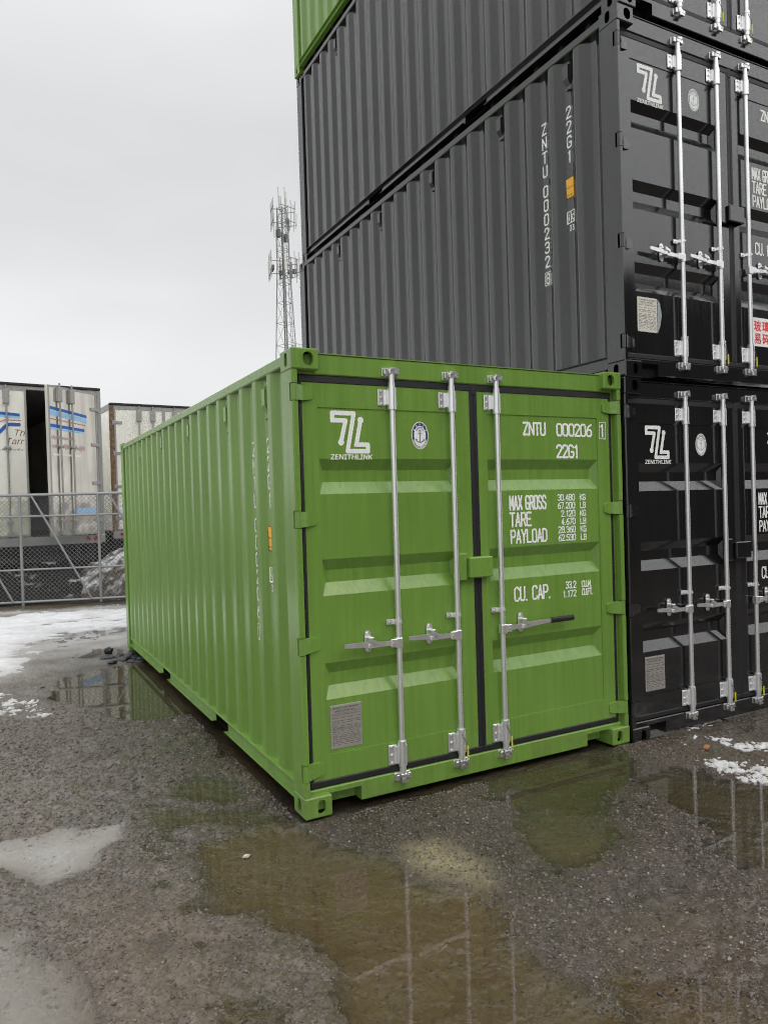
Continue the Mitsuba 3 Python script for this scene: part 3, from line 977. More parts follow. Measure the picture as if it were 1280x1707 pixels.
# ------------------------------------------------------------------ the yard: ground, water, snow, gravel
ZW = -0.012                                   # the level the puddles stand at
POOLS = {  # outline, how deep the hollow lies below the water
    'corner': ([(1.27, .09), (1.64, .06), (2.1, .05), (2.34, -.1), (2.08, -.37), (1.83, -.53), (1.53, -.56), (1.37, -.73), (1.28, -.99), (.99, -1.17), (.88, -1.1), (.82, -.87), (.9, -.66), (1.11, -.56), (1.12, -.19)], .018),
    'right': ([(2.01, -.52), (2.25, -.48), (2.28, -.57), (2.37, -.81), (2.75, -1.04), (2.74, -1.35), (1.74, -1.70), (1.56, -1.66), (1.57, -1.52), (1.59, -1.35), (1.88, -1.1), (1.85, -.83)], .018),
    'main': ([(-.6, -.25), (-.52, 0), (-.34, .06), (-.16, .14), (-.08, -.02), (-.03, -.16), (.02, -.36), (.12, -.52), (.17, -.77), (.15, -.92), (.17, -.97), (.39, -1.1), (.36, -1.29), (.24, -1.43), (.25, -1.58), (.28, -1.76), (.30, -2.0), (.09, -2.1), (-.38, -1.9), (-.5, -1.7), (-.35, -1.45), (-.37, -1.26), (-.41, -1.17), (-.41, -.93), (-.43, -.79), (-.43, -.67), (-.5, -.65), (-.55, -.62), (-.62, -.48), (-.62, -.34)], .024),
    'near': ([(.40, -1.78), (.56, -1.78), (.66, -1.93), (.73, -2.09), (.80, -2.39), (.40, -2.5), (.3, -2.16), (.33, -1.95)], .016),
    'mid': ([(-.51, .84), (-.35, .98), (-.19, .98), (-.09, .85), (-.11, .61), (-.2, .49), (-.41, .6)], .015),
    'mid_b': ([(-.72, .61), (-.57, .64), (-.41, .46), (-.2, .33), (-.15, .22), (-.27, .12), (-.56, .35), (-.74, .5)], .012),
    'rail': ([(.3, 2.2), (.09, 2.1), (-.02, 1.95), (-.09, 1.68), (-.11, 1.36), (.03, 1.25), (.3, 1.3)], .012),
    'back': ([(-1.03, 4.13), (-.91, 4.46), (-.75, 4.73), (-.39, 4.97), (-.22, 5.0), (.3, 5.0), (.4, 3.46), (.3, 2.6), (-.04, 2.72), (-.2, 2.61), (-.49, 2.81), (-.69, 3.21), (-.85, 3.57), (-1.01, 3.89)], .024),
    'far': ([(-.59, 5.94), (-.39, 6.25), (-.16, 6.48), (.02, 6.14), (-.05, 5.62), (-.31, 5.55)], .012),
    'sky_a': ([(-1.9, .72), (-1.47, .71), (-1.3, .65), (-1.15, .68), (-1.04, .55), (-.84, .56), (-.85, .37), (-.98, .3), (-1.08, .14), (-1.28, .06), (-1.37, .22), (-1.47, .35), (-1.9, .38)], .034),
    'sky_b': ([(-1.7, -.18), (-1.48, -.2), (-1.37, -.35), (-1.33, -.57), (-1.23, -.84), (-1.21, -1.01), (-1.24, -1.12), (-1.32, -1.2), (-1.8, -1.04)], .036),
    'left_a': ([(-.94, -.66), (-.86, -.71), (-.85, -.9), (-.86, -1.1), (-.93, -1.17), (-.94, -1.3), (-1.03, -1.25), (-.96, -1.0)], .011),
    'left_b': ([(-.87, -1.15), (-.74, -1.17), (-.66, -1.31), (-.6, -1.54), (-.91, -1.42)], .013)}
SAND = [(.34, -.53), (.49, -.58), (.54, -.88), (.46, -1.05), (.31, -.88), (.25, -.71)]
SNOWS = [([(-12, 10.6), (-6, 10.7), (-1.94, 10.93), (-1.38, 10.83), (-.69, 11.21), (.67, 10.47), (1.15, 10.05), (5, 9.6), (5, 8.2), (1.0, 7.6), (.27, 7.88), (-.16, 7.69), (-.56, 7.62), (-.82, 7.36), (-1.05, 6.89), (-1.11, 5.83), (-1.2, 5.28), (-1.43, 5.31), (-2.5, 5.2), (-12, 6)], .045, .50),
         ([(-1.6, 4.78), (-1.15, 3.78), (-.99, 3.38), (-1.04, 3.05), (-1.37, 3.32), (-1.6, 3.42)], .020, .22),
         ([(2.86, -.08), (2.95, -.14), (3.03, -.34), (3.10, -.47), (2.97, -.55), (2.90, -.41), (2.86, -.23)], .022, .10),
         ([(2.46, -.48), (2.62, -.43), (2.67, -.55), (2.77, -.63), (2.78, -.72), (2.80, -.87), (2.63, -.98), (2.47, -.90), (2.46, -.78), (2.48, -.67)], .026, .10),
         ([(3.05, -.42), (3.3, -.54), (3.2, -.9), (2.84, -.70), (2.96, -.66)], .022, .10)]


def inside(x, y, poly, soft):
    """from 0 outside to 1 well inside the outline"""
    g = Polygon(poly).buffer(0)
    x0, y0, x1, y1 = g.bounds
    out = np.zeros_like(x)
    sel = (x > x0 - soft * 2) & (x < x1 + soft * 2) & (y > y0 - soft * 2) & (y < y1 + soft * 2)
    if sel.any():
        p = shapely.points(x[sel], y[sel])
        shapely.prepare(g)
        d = shapely.distance(g.boundary, p)
        d = np.where(shapely.contains(g, p), d, -d)
        t = np.clip((d + soft) / (2 * soft), 0, 1)
        out[sel] = t * t * (3 - 2 * t)
    return out


def nz(x, y, f, octaves, seed):
    return meshkit.fbm(np.stack([x * f, y * f, x * 0 + seed * 7.3], -1), octaves, seed) - 0.5


def terrain(x, y):
    """height of the ground, and how much of a pool is there"""
    wx = x + nz(x, y, 2.6, 5, 1) * 0.30
    wy = y + nz(x, y, 2.6, 5, 2) * 0.30
    pool = np.zeros_like(x)
    for name, (poly, depth) in POOLS.items():
        pool = np.maximum(pool, inside(wx, wy, poly, .06 if name[:3] == 'sky' else .12) * depth / .024)
    base = ZW + 0.0062 + 0.024 * np.clip(nz(x, y, 0.9, 3, 3) + .06, 0, 1)
    base += 0.006 * np.clip((-.75 - x) / .5, 0, 1) * (1 - pool)
    h = base - pool * 0.034
    clod = 1 + .5 * np.clip((-.45 - x) / .5, 0, 1)
    h += nz(x, y, 5.5, 4, 5) * 0.034 * (1 - .62 * pool) * clod
    gr = np.clip(nz(x, y, 19, 3, 6) * 1.8, -.5, .7)
    h += gr * 0.013 * (1 - .6 * pool) + nz(x, y, 52, 2, 8) * 0.010 * (1 - .4 * pool)
    lump = np.clip(nz(x, y, 9.5, 2, 9) - .06, 0, 1)
    h += lump * .05 * np.clip((.1 - x) / .8, .15, 1) * (1 - .6 * pool)
    rut = np.sin((x * .45 + y * .9 + nz(x, y, 1.2, 2, 10) * .5) * 21) * .5 + .5
    h += (rut - .5) * .006 * np.clip((-.3 - x) / .5, 0, 1) * (1 - pool) * np.clip((nz(x, y, 1.4, 2, 14) + .1) * 4, 0, 1)
    under = (x > -.02) & (x < 5.0) & (y > .01) & (y < 6.1)
    h = np.where(under, np.minimum(h, -.012), h)
    edge = inside(x, y, [(-.02, -.02), (2.46, -.02), (2.46, 6.1), (-.02, 6.1)], .10)
    h = h * (1 - edge * .4) + np.minimum(h, -.020) * edge * .4
    far = np.clip((y - 12.6 + .29 * x) / 1.6, 0, 1)
    h += 0.35 * far * far * (3 - 2 * far) - .04 * np.clip((y - 7) / 4, 0, 1)
    return h, pool


def spaced(fine_lo, fine_hi, step, lo, hi, grow, most=30.0):
    a = list(np.arange(fine_lo, fine_hi + step / 2, step))
    s, p = step, a[-1]
    while p < hi:
        s = min(s * grow, most)
        p += s
        a.append(p)
    s, p, b = step, a[0], []
    while p > lo:
        s = min(s * grow, most)
        p -= s
        b.append(p)
    return np.array(b[::-1] + a)


gx = spaced(-1.75, 3.0, 0.0075, -320, 320, 1.045)
gy = spaced(-2.35, 0.6, 0.0075, -320, 420, 1.012)
X, Y = np.meshgrid(gx, gy)
Z, POOL = terrain(X, Y)
dry = np.array([.116, .098, .084])
grey = np.array([.060, .048, .040])
mud = np.array([.125, .086, .043])
olive = np.array([.076, .060, .028])
sandc = np.array([.36, .31, .18])


def ground_colour(x, y, z, pool):
    n1, n2, n3 = nz(x, y, 1.6, 3, 11) + .5, nz(x, y, 34, 2, 12) + .5, nz(x, y, 95, 2, 13) + .5
    leftness = np.clip((.1 - x) / 1.0, 0, 1)[..., None]
    c = grey * (1 - leftness) + dry * leftness
    c = c * (0.72 + .55 * n1[..., None])
    c = c * (0.55 + .9 * np.clip(n3 * 1.6 - .3, 0, 1)[..., None]) * (.75 + .5 * n2[..., None])
    brown = np.clip((nz(x, y, 1.1, 4, 21) + .02) * 3.2, 0, 1) * .55                # mud smeared over the grit here and there
    m = np.clip(np.maximum(brown, pool * .72) + np.clip((ZW + .004 - z) / .009, 0, 1) * (.22 + .4 * pool), 0, 1)[..., None]
    wmix = np.clip((x + .2) / 1.6 + (y + .6) / 2.2, 0, 1)[..., None]
    w = (mud * (1 - wmix) + olive * wmix) * (.75 + .5 * n1[..., None]) * (.8 + .4 * n3[..., None])
    c = c * (1 - .38 * np.clip(1 - (z - ZW) / .012, 0, 1)[..., None])           # soaked where it is nearly under water
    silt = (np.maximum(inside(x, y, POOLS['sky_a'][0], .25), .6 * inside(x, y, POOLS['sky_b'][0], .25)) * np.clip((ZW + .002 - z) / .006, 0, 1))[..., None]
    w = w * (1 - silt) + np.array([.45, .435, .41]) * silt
    c = c * (1 - m) + w * m
    s = (inside(x, y, SAND, .12) * (.6 + .8 * (n2 - .3)))[..., None]
    c = c * (1 - np.clip(s, 0, 1) * .75) + sandc * np.clip(s, 0, 1) * .75
    sl = np.clip((y - 4.3 + nz(x, y, 1.2, 3, 17) * 2.5) / 1.8, 0, 1) * np.clip((11.6 - y - .29 * x) / .5, 0, 1) * np.clip((2.0 - x) / 1, 0, 1)
    sl = (sl * np.clip(.62 + 1.3 * nz(x, y * 2.0, 1.7, 4, 18), .1, 1) * (1 - .7 * np.clip(pool, 0, 1)))[..., None]
    c = c * (1 - sl) + np.array([.44, .43, .425]) * sl
    return np.clip(c, .01, .9)


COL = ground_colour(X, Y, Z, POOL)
ny, nx = X.shape
ii = np.arange(nx * ny).reshape(ny, nx)
a, b, c, d = ii[:-1, :-1].ravel(), ii[:-1, 1:].ravel(), ii[1:, 1:].ravel(), ii[1:, :-1].ravel()
GF = np.vstack([np.stack([a, b, c], 1), np.stack([a, c, d], 1)])
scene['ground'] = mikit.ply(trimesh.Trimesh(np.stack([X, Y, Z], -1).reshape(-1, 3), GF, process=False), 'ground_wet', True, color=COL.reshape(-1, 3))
labels['ground'] = {'label': 'wet grey gravel yard with brown mud in its hollows', 'category': 'ground', 'kind': 'structure'}

# one level of standing water; the ground rises through it everywhere except in the hollows
wx, wy = np.array([-9, 9.0]), np.array([-7, 9.5])
scene['water'] = mikit.ply(quads([[(x, y, ZW) for x in wx] for y in wy]), 'water_rippled')
labels['water'] = {'label': 'shallow brown puddles standing in the hollows of the yard', 'category': 'puddle', 'kind': 'structure'}

# snow: sheets of uneven thickness lying on the ground
sv, sf, sc, k0 = [], [], [], 0
for i, (poly, thick, soft) in enumerate(SNOWS):
    px = np.array(poly)
    st = .045 if i == 0 else .008 if i > 1 else .014
    lo, hi = px.min(0) - .3, px.max(0) + .3
    if i == 0:
        lo, hi = np.array([-5.0, 4.8]), np.array([3.2, 11.5])
    xs, ys = np.arange(lo[0], hi[0], st * (.6 if i == 0 else 1)), np.arange(lo[1], hi[1], st)
    x, y = np.meshgrid(xs, ys)
    q = inside(x + nz(x, y, 4, 3, 31) * .35 * min(1, soft * 4), y + nz(x, y, 4, 3, 32) * .35 * min(1, soft * 4), poly, soft)
    g, pool = terrain(x, y)
    if i == 0:
        t = thick * (q * 1.15 - .56 + nz(x, y, 1.1, 3, 33) * 1.3 + nz(x * 1.0, y * 2.0, 3.2, 5, 34) * 1.7)
        t = t - .03 * np.clip((8.3 - y) / 2.5, 0, 1) * np.clip((x + 1.35) / .5, 0, 1)
    else:
        t = thick * (q * 1.1 - (1.16 if i == 1 else .93) + nz(x * 1.2, y * 1.2, 8, 5, 35 + i) * 2.3 + nz(x, y, 38, 2, 45 + i) * 2.0)
    z = g + np.clip(t, -.03, .05)
    on = t > -.004
    m, n = x.shape
    idx = np.arange(m * n).reshape(m, n)
    keep = (on[:-1, :-1] | on[1:, 1:] | on[:-1, 1:] | on[1:, :-1]).ravel()
    a, b, c, d = (v.ravel()[keep] for v in (idx[:-1, :-1], idx[:-1, 1:], idx[1:, 1:], idx[1:, :-1]))
    v = np.stack([x, y, z], -1).reshape(-1, 3)
    clean = np.clip(t / (.030 if i == 0 else .012) + .15, 0, 1)[..., None] * np.clip(.80 + 1.1 * nz(x, y * 1.8, 2.6, 4, 36) + .5 * nz(x, y, 14, 3, 37), .1, 1)[..., None]
    col = np.clip(np.array([.40, .39, .385]) * (1 - clean) + np.array([.62, .63, .65]) * clean, .2, .88)
    sv.append(v)
    sf.append(np.vstack([np.stack([a, b, c], 1), np.stack([a, c, d], 1)]) + k0)
    sc.append(col.reshape(-1, 3))
    k0 += len(v)
scene['snow'] = mikit.ply(trimesh.Trimesh(np.vstack(sv), np.vstack(sf), process=False), 'snow_white', True, color=np.vstack(sc))
labels['snow'] = {'label': 'melting white snow left lying in patches on the yard', 'category': 'snow', 'kind': 'stuff'}

# loose gravel
ico = trimesh.creation.icosahedron()


def pebbles(n, region, size, seed, palette, flat_=.6, power=3.0):
    r = np.random.default_rng(seed)
    x = r.uniform(region[0], region[1], n)
    y = r.uniform(region[2], region[3], n)
    z, pool = terrain(x, y)
    dens = np.clip(.85 - .75 * pool + nz(x, y, 2.2, 3, 41) * 1.8, .10, 1)
    ok = (r.random(n) < dens) & ~((x > -.02) & (x < 5) & (y > -.01) & (y < 6.1))
    x, y, z, pool = x[ok], y[ok], z[ok], pool[ok]
    n = len(x)
    s = size[0] + (size[1] - size[0]) * r.random(n) ** power
    v = ico.vertices[None] * (1 + r.uniform(-.32, .32, (n, 12, 1))) * s[:, None, None]
    v = v * np.stack([r.uniform(.75, 1.3, n), r.uniform(.75, 1.3, n), r.uniform(.45, .8, n)], -1)[:, None]
    t = r.uniform(0, 6.283, n)
    ct, st_ = np.cos(t)[:, None], np.sin(t)[:, None]
    v = np.stack([v[..., 0] * ct - v[..., 1] * st_, v[..., 0] * st_ + v[..., 1] * ct, v[..., 2]], -1)
    v += np.stack([x, y, z + s * .12], -1)[:, None]
    f = ico.faces[None] + (np.arange(n) * 12)[:, None, None]
    c = np.array(palette)[r.integers(0, len(palette), n)] * np.array([1.05, .95, .86]) * r.uniform(.35, 1.15, (n, 1))
    muddy = (.40 * np.clip((.15 - x) / .6, .25, 1))[:, None]                    # stones wear the mud they lie in
    c = c * (1 - muddy) + ground_colour(x, y, z + .01, pool * 0) * muddy
    return v.reshape(-1, 3), f.reshape(-1, 3), np.repeat(c, 12, 0)


PAL = [(.12, .105, .10), (.09, .08, .075), (.15, .13, .12), (.07, .062, .058), (.17, .15, .135), (.12, .10, .085), (.13, .11, .115), (.10, .095, .10), (.10, .085, .075), (.085, .075, .068), (.24, .22, .20)]
gv, gf, gc, k0 = [], [], [], 0
for args in ((105000, (-1.7, 2.6, -2.4, .1), (.0020, .0080), 51, PAL), (26000, (-2.2, 0, .0, 3.2), (.003, .011), 52, PAL), (6000, (2.3, 4.2, -1.8, .0), (.003, .009), 53, PAL),
             (900, (-1.6, 2.9, -2.3, .2), (.006, .014), 54, PAL), (500, (-2, 0, 0, 4.5), (.007, .018), 55, PAL), (60, (-1.6, 2.8, -2.3, .0), (.005, .010), 56, [(.50, .48, .43), (.36, .33, .27)])):
    v, f, c = pebbles(*args)
    gv.append(v)
    gf.append(f + k0)
    gc.append(c)
    k0 += len(v)
scene['gravel'] = mikit.ply(trimesh.Trimesh(np.vstack(gv), np.vstack(gf), process=False), 'stone_wet', False, color=np.vstack(gc))
labels['gravel'] = {'label': 'loose wet grey pebbles strewn over the yard', 'category': 'gravel', 'kind': 'stuff'}


def rock(seed, s, sub=1):
    r = np.random.default_rng(seed)
    m = trimesh.creation.icosphere(sub)
    m.vertices *= (1 + r.uniform(-.25, .25, (len(m.vertices), 1))) * np.array(s)
    return m


def single(key, mesh, mat, label, category, smooth=False, **kw):
    scene[key] = mikit.ply(tm(mesh), mat, smooth)
    labels[key] = {'label': label, 'category': category, **kw}


def on_ground(x, y):
    return float(terrain(np.array([x]), np.array([y]))[0][0])


single('stone', moved(hull(rock(3, (.024, .018, .014)).vertices), (-.39, -.18, on_ground(-.39, -.18) + .012), .6), 'stone_pale', 'pale pointed stone lying in the brown puddle before the green corner casting', 'stone')
single('brick_chip', moved(mbox(-.035, .035, -.016, .016, -.008, .012, .004), (2.76, -.37, on_ground(2.76, -.37) + .012), .5), 'brick_orange', 'small orange brick chip on the gravel beside the snow', 'brick chip')
rg = np.random.default_rng(9)
rag = []
for k in range(26):
    x, y = rg.uniform(-.30, .10), 5.42 + rg.uniform(-.30, .30)
    rag.append(moved(hull(rock(100 + k, (rg.uniform(.04, .10), rg.uniform(.03, .07), rg.uniform(.012, .035))).vertices), (x, y, max(on_ground(x, y), ZW) + .008), rg.uniform(0, 3)))
single('plastic_rag', cat(*rag), 'rag_black', 'crumpled black plastic lying in the puddle at the back corner of the green container', 'plastic sheet')
single('rubber_ball', moved(rock(5, (.05, .05, .045), 2), (-.25, 5.85, max(on_ground(-.25, 5.85), ZW) + .05)), 'rag_black', 'small round black lump standing on the ground near the crumpled plastic', 'lump', True)

# ------------------------------------------------------------------ chain link gate
FA, FD = np.array([-.965, 12.472]), np.array([.9606, -.2781])
fz = -.05


def F3(s, z, off=0.0):
    return (FA[0] + FD[0] * s - FD[1] * off, FA[1] + FD[1] * s + FD[0] * off, z)


BAY = 1.446
S0, S1 = -4 * BAY, 5 * BAY


def fence():
    k = 'chain_link_gate'
    lab = labels[k] = {'label': 'galvanised chain link gate with pipe rails and diagonal braces in front of the trailers', 'category': 'gate'}
    for i in range(-4, 6):
        part(k, 'post', tube(F3(i * BAY, fz), F3(i * BAY, 2.13), .029, 10), 'fence_steel', None, 40)
    for z, r in ((2.135, .030), (1.715, .022), (.665, .022), (.03, .028)):
        part(k, 'rail', tube(F3(S0, z), F3(S1, z), r, 10), 'fence_steel', None, 40)
    for i in range(-4, 5):
        part(k, 'brace', tube(F3(i * BAY + .22, 2.12, -.03), F3(i * BAY + 1.28, .03, -.03), .020, 8), 'fence_steel', None, 40)
    part(k, 'bottom_beam', moved(mbox(S0, S1, -.05, .05, -.13, -.035, .004), (FA[0], FA[1], 0), math.atan2(FD[1], FD[0])), 'trailer_dark', None)
    ms = []
    p = .086
    hh = 2.10
    for sgn in (1, -1):
        for c in np.arange(S0 - hh, S1 + hh, p):
            s0, z0, s1, z1 = c, 0.02, c + sgn * hh, 0.02 + hh
            if min(s0, s1) > S1 or max(s0, s1) < S0:
                continue
            # clip at the gate's ends
            pts = []
            for (sa, za) in ((s0, z0), (s1, z1)):
                t = min(max(sa, S0), S1)
                pts.append((t, za + (t - sa) * sgn))
            if abs(pts[0][0] - pts[1][0]) < .05:
                continue
            ms.append(tube(F3(pts[0][0], pts[0][1], .004 * sgn), F3(pts[1][0], pts[1][1], .004 * sgn), .0036, 4))
    q = part(k, 'wire_mesh', cat(*ms), 'fence_wire', None)
    labels[q] = {'label': 'diamond pattern of woven wire', 'kind': 'stuff'}


fence()

# ------------------------------------------------------------------ the parked trailers beyond the gate


def script_word(s, h, shear=.3):
    return sans(s, h, False, shear)


def trailer(key, corner, ang, width, length, z0, ztop, zbed, seam, kind, label):
    """corner = rear right corner on plan; ang = direction of the rear from left to right; local x runs along the rear, y into the trailer"""
    to = None
    ox, oy = corner[0] - width * math.cos(ang), corner[1] - width * math.sin(ang)
    P = lambda name, m, mat, smooth=False: part(key, name, moved(m, (ox, oy, 0), ang), mat, None, smooth)
    labels[key] = {'label': label, 'category': 'trailer', 'group': 'lorry trailers parked beyond the gate'}
    zt = ztop
    body = 'trailer_white'
    for x0, x1 in ((0, .05), (width - .05, width)):
        P('side_wall', mbox(x0, x1, .06, length, zbed, zt - .10), body)
        P('rear_post', mbox(x0 - .02 if x0 == 0 else x0 - .02, x1 + .02, -.02, .10, zbed - .12, zt - .06, .01), 'trailer_trim' if kind == 1 else 'trailer_rust')
        P('top_rail', mbox(x0 - .012, x1 + .012, .10, length, zt - .16, zt - .02, .01), 'trailer_trim')
    P('front_wall', mbox(.05, width - .05, length - .06, length, zbed, zt - .05), body)
    P('roof', mbox(-.01, width + .01, .0, length, zt - .05, zt, .01), 'trailer_trim')
    P('floor', mbox(.0, width, .02, length, zbed - .10, zbed), 'trailer_dark')
    P('rear_header', mbox(-.02, width + .02, -.03, .10, zt - .055, zt + .0, .012), 'trailer_dark')
    P('rear_lintel', mbox(.0, width, .0, .09, zt - .13, zt - .055, .006), 'trailer_trim')
    P('rear_sill', mbox(-.02, width + .02, -.03, .10, zbed - .20, zbed - .02, .01), 'trailer_trim')
    P('chassis', mbox(.45, width - .45, .4, length - .5, zbed - .45, zbed - .10), 'trailer_dark')
    P('bumper', cat(mbox(.2, width - .2, .02, .12, z0 + .42, z0 + .54), mbox(.5, .6, .02, .12, z0 + .5, zbed - .2), mbox(width - .6, width - .5, .02, .12, z0 + .5, zbed - .2)), 'trailer_dark')
    for y in (1.3, 2.6):
        for x in (.05, width - .35):
            w = P('wheel', moved_wheel(x, y, z0 + .50), 'tyre', 40)
    for x in (.05, width - .65):
        P('mud_flap', mbox(x, x + .6, .55, .56, z0 + .12, zbed - .15), 'trailer_dark')
    for x in (.18, .34, width - .34, width - .18):
        m = tube((x, -.035, zbed - .10), (x, -.045, zbed - .10), .045, 14)
        P('tail_lamp', m, 'lamp_red')
    zb, z1 = zbed + .0, zt - .12
    steel = 'trailer_steel' if kind == 1 else 'trailer_white'

    def door(name, hinge_x, w, sgn, swing, mat):
        """a leaf hung at hinge_x whose free edge lies at hinge_x + sgn * w; swing turns it outwards"""
        a = -sgn * swing if sgn < 0 else swing
        c, s = math.cos(swing), math.sin(swing)

        def put(m):
            m = tm(m).copy()
            v = np.array(m.vertices)
            x = v[:, 0] * sgn
            xx = x * c + v[:, 1] * s * sgn
            yy = -abs(1) * np.abs(v[:, 0]) * s + v[:, 1] * c
            f = np.array(m.faces)
            return trimesh.Trimesh(np.stack([hinge_x + xx, yy, v[:, 2]], 1), f[:, ::-1] if sgn < 0 else f, process=False)
        d = P(name, put(mbox(.03, w, .0, .07, zb, z1, .006)), mat)
        Q = lambda n_, m, mm, sm=False: part(d, n_, moved(put(m), (ox, oy, 0), ang), mm, None, sm)
        Q('edge_trim', cat(mbox(.03, .07, -.010, .0, zb, z1), mbox(w - .04, w, -.010, .0, zb, z1), mbox(.07, w - .04, -.010, .0, z1 - .04, z1), mbox(.07, w - .04, -.010, .0, zb, zb + .04)), 'trailer_trim')
        for zz in (.10, .36, .63, .88):
            z = zb + (z1 - zb) * zz
            Q('hinge', cat(mbox(-.015, .22, -.022, .0, z - .035, z + .035, .004), tube((.0, -.02, z - .06), (.0, -.02, z + .06), .02, 8)), 'trailer_trim')
        for xr in ((w - .28, w - .62) if kind == 2 or swing else (w - .38, w - 1.0)):
            r = Q('lock_rod', tube((xr, -.045, zb + .02), (xr, -.045, z1 + .06), .019, 8), 'trailer_trim', True)
            for z, h in ((z1 - .18, .14), (zb + (z1 - zb) * .60, .025), (zb + .30, .03), (zb + .06, .05)):
                Q('rod_bracket', mbox(xr - .06, xr + .06, -.07, .0, z - h, z + h, .008), 'trailer_trim')
        return d, Q

    def conv(m, x, z, mirror_=False, lift=.004):
        """lay a flat mesh (xy) on a leaf, reading from outside; x from the hinge"""
        v = np.array(m.vertices)
        return v

    sw = math.radians(34) if kind == 1 else 0.0
    d0, Q0 = door('door', .05, seam - .05, 1, 0.0, 'trailer_white')
    d1, Q1 = door('door', width - .05, width - .05 - seam, -1, sw, 'trailer_door_steel' if kind == 1 else steel)

    def sheet(poly, y=-.003):
        return flat(poly, lambda u, v: np.stack([u, u * 0 + y, v], 1))
    if kind == 1:
        w0 = seam - .05
        Q0('kick_plate', mbox(.07, w0 - .04, -.0055, -.0005, zb + .04, 2.05), 'trailer_steel')
        # left leaf: local u measured from its hinge on the far left, so the free edge is at w0
        e = lambda du, z: (w0 - du, z)
        Q0('stripe_blue', sheet(unary_union([Polygon([(.1, 3.84), e(.13, 3.77), e(.13, 3.83), (.1, 3.90)]), LineString([e(.12, 3.60), e(.36, 3.60), e(.95, 2.98)]).buffer(.035, cap_style='flat', join_style='mitre'),
                                         Polygon([e(.86, 3.66), e(1.0, 3.66), e(1.22, 3.44), e(1.22, 3.36)])])), 'stripe_blue')
        Q0('stripe_pale_blue', sheet(unary_union([Polygon([(.1, 3.79), e(.13, 3.72), e(.13, 3.768), (.1, 3.838)])])), 'stripe_pale_blue')
        Q0('stripe_red', sheet(unary_union([LineString([e(.12, 3.69), e(.40, 3.69), e(.52, 3.64), e(.95, 3.22)]).buffer(.010), LineString([(.1, 3.73), e(.62, 3.71), e(.56, 3.66), e(.62, 3.58)]).buffer(.008)])), 'stripe_red')
        ms = []
        for s, h, u, z in (('Th', .13, .27, 3.37), ('Tarr', .125, .42, 3.20)):
            m = sans(s, h, False, .28)
            v = np.array(m.vertices)
            ms.append(trimesh.Trimesh(np.stack([w0 - u + v[:, 0], v[:, 0] * 0 - .003, z + v[:, 1]], 1), m.faces, process=False))
        Q0('lettering', cat(*ms), 'trailer_rust')
        Q0('small_lettering', sheet(unary_union([sbox(w0 - .55 + .07 * k, 3.075, w0 - .50 + .07 * k, 3.075 + .02 + .014 * (k % 2)) for k in range(7)])), 'trailer_trim')
        w1 = width - .05 - seam
        g = lambda du, z: (du, z)
        Q1('stripe_blue', sheet(unary_union([Polygon([(.34, 3.77), (w1 - .05, 3.86), (w1 - .05, 3.92), (.34, 3.83)]), Polygon([(.42, 3.47), (w1 - .05, 3.50), (w1 - .05, 3.565), (.42, 3.53)])])), 'stripe_blue')
        Q1('stripe_pale_blue', sheet(unary_union([Polygon([(.34, 3.66), (w1 - .05, 3.74), (w1 - .05, 3.85), (.34, 3.76)]), Polygon([(.44, 3.43), (w1 - .05, 3.45), (w1 - .05, 3.49), (.42, 3.463)])])), 'stripe_pale_blue')
        Q1('stripe_red', sheet(Polygon([(.38, 3.60), (w1 - .05, 3.655), (w1 - .05, 3.675), (.38, 3.62)])), 'stripe_red')
        r = np.random.default_rng(3)
        sq = []
        for (u0, u1, z, hgt) in ((.70, w1 - .10, 3.28, .05), (.42, w1 - .08, 3.09, .09)):
            u = u0
            pts = []
            while u < u1:
                pts += [(u, z + r.uniform(-.5, .1) * hgt), (u + .03, z + r.uniform(.4, 1.0) * hgt)]
                u += .055
            sq.append(LineString(pts).buffer(.011))
        Q1('faded_lettering', sheet(unary_union(sq)), 'faded_pink')
        Q1('faded_band', sheet(sbox(.55, 2.93, w1 - .08, 2.97)), 'trailer_white')
        Q1('lower_band', sheet(sbox(.10, zb + .42, .80, zb + .56)), 'stripe_pale_blue')
    else:
        Q0('marker_panel', sheet(sbox(.12, zb + .05, .38, zb + .75), -.004), 'print_white')
        Q0('marker_stripe', sheet(Polygon([(.14, zb + .62), (.30, zb + .72), (.36, zb + .60), (.22, zb + .45)]), -.006), 'stripe_blue')
        Q0('reflector', extrude_xz(Point(.25, zb + .18).buffer(.06, quad_segs=6), -.016, -.003), 'lamp_red')
    if kind == 1:
        # things left standing inside the dark opening
        r = np.random.default_rng(8)


def moved_wheel(x, y, z):
    a = tube((x, y, z), (x + .3, y, z), .50, 24)
    b = tube((x - .01, y, z), (x + .02, y, z), .27, 16)
    return cat(a, b)


trailer('lorry_trailer', (.69, 13.43), math.atan2(.147, .990), 2.76, 13.5, .33, 4.46, 1.30, 2.76 - 1.46, 1, 'steel refrigerated trailer with blue stripes, its right rear door swung open on a dark inside')
trailer('lorry_trailer_001', (1.2 + 2.6 * .996, 15.56 + 2.6 * .085), math.atan2(.085, .996), 2.6, 13.5, .33, 4.46, 1.30, 1.3, 2, 'white box trailer with shut doors and a rusty post, behind the green container')

# ------------------------------------------------------------------ heaps behind the gate


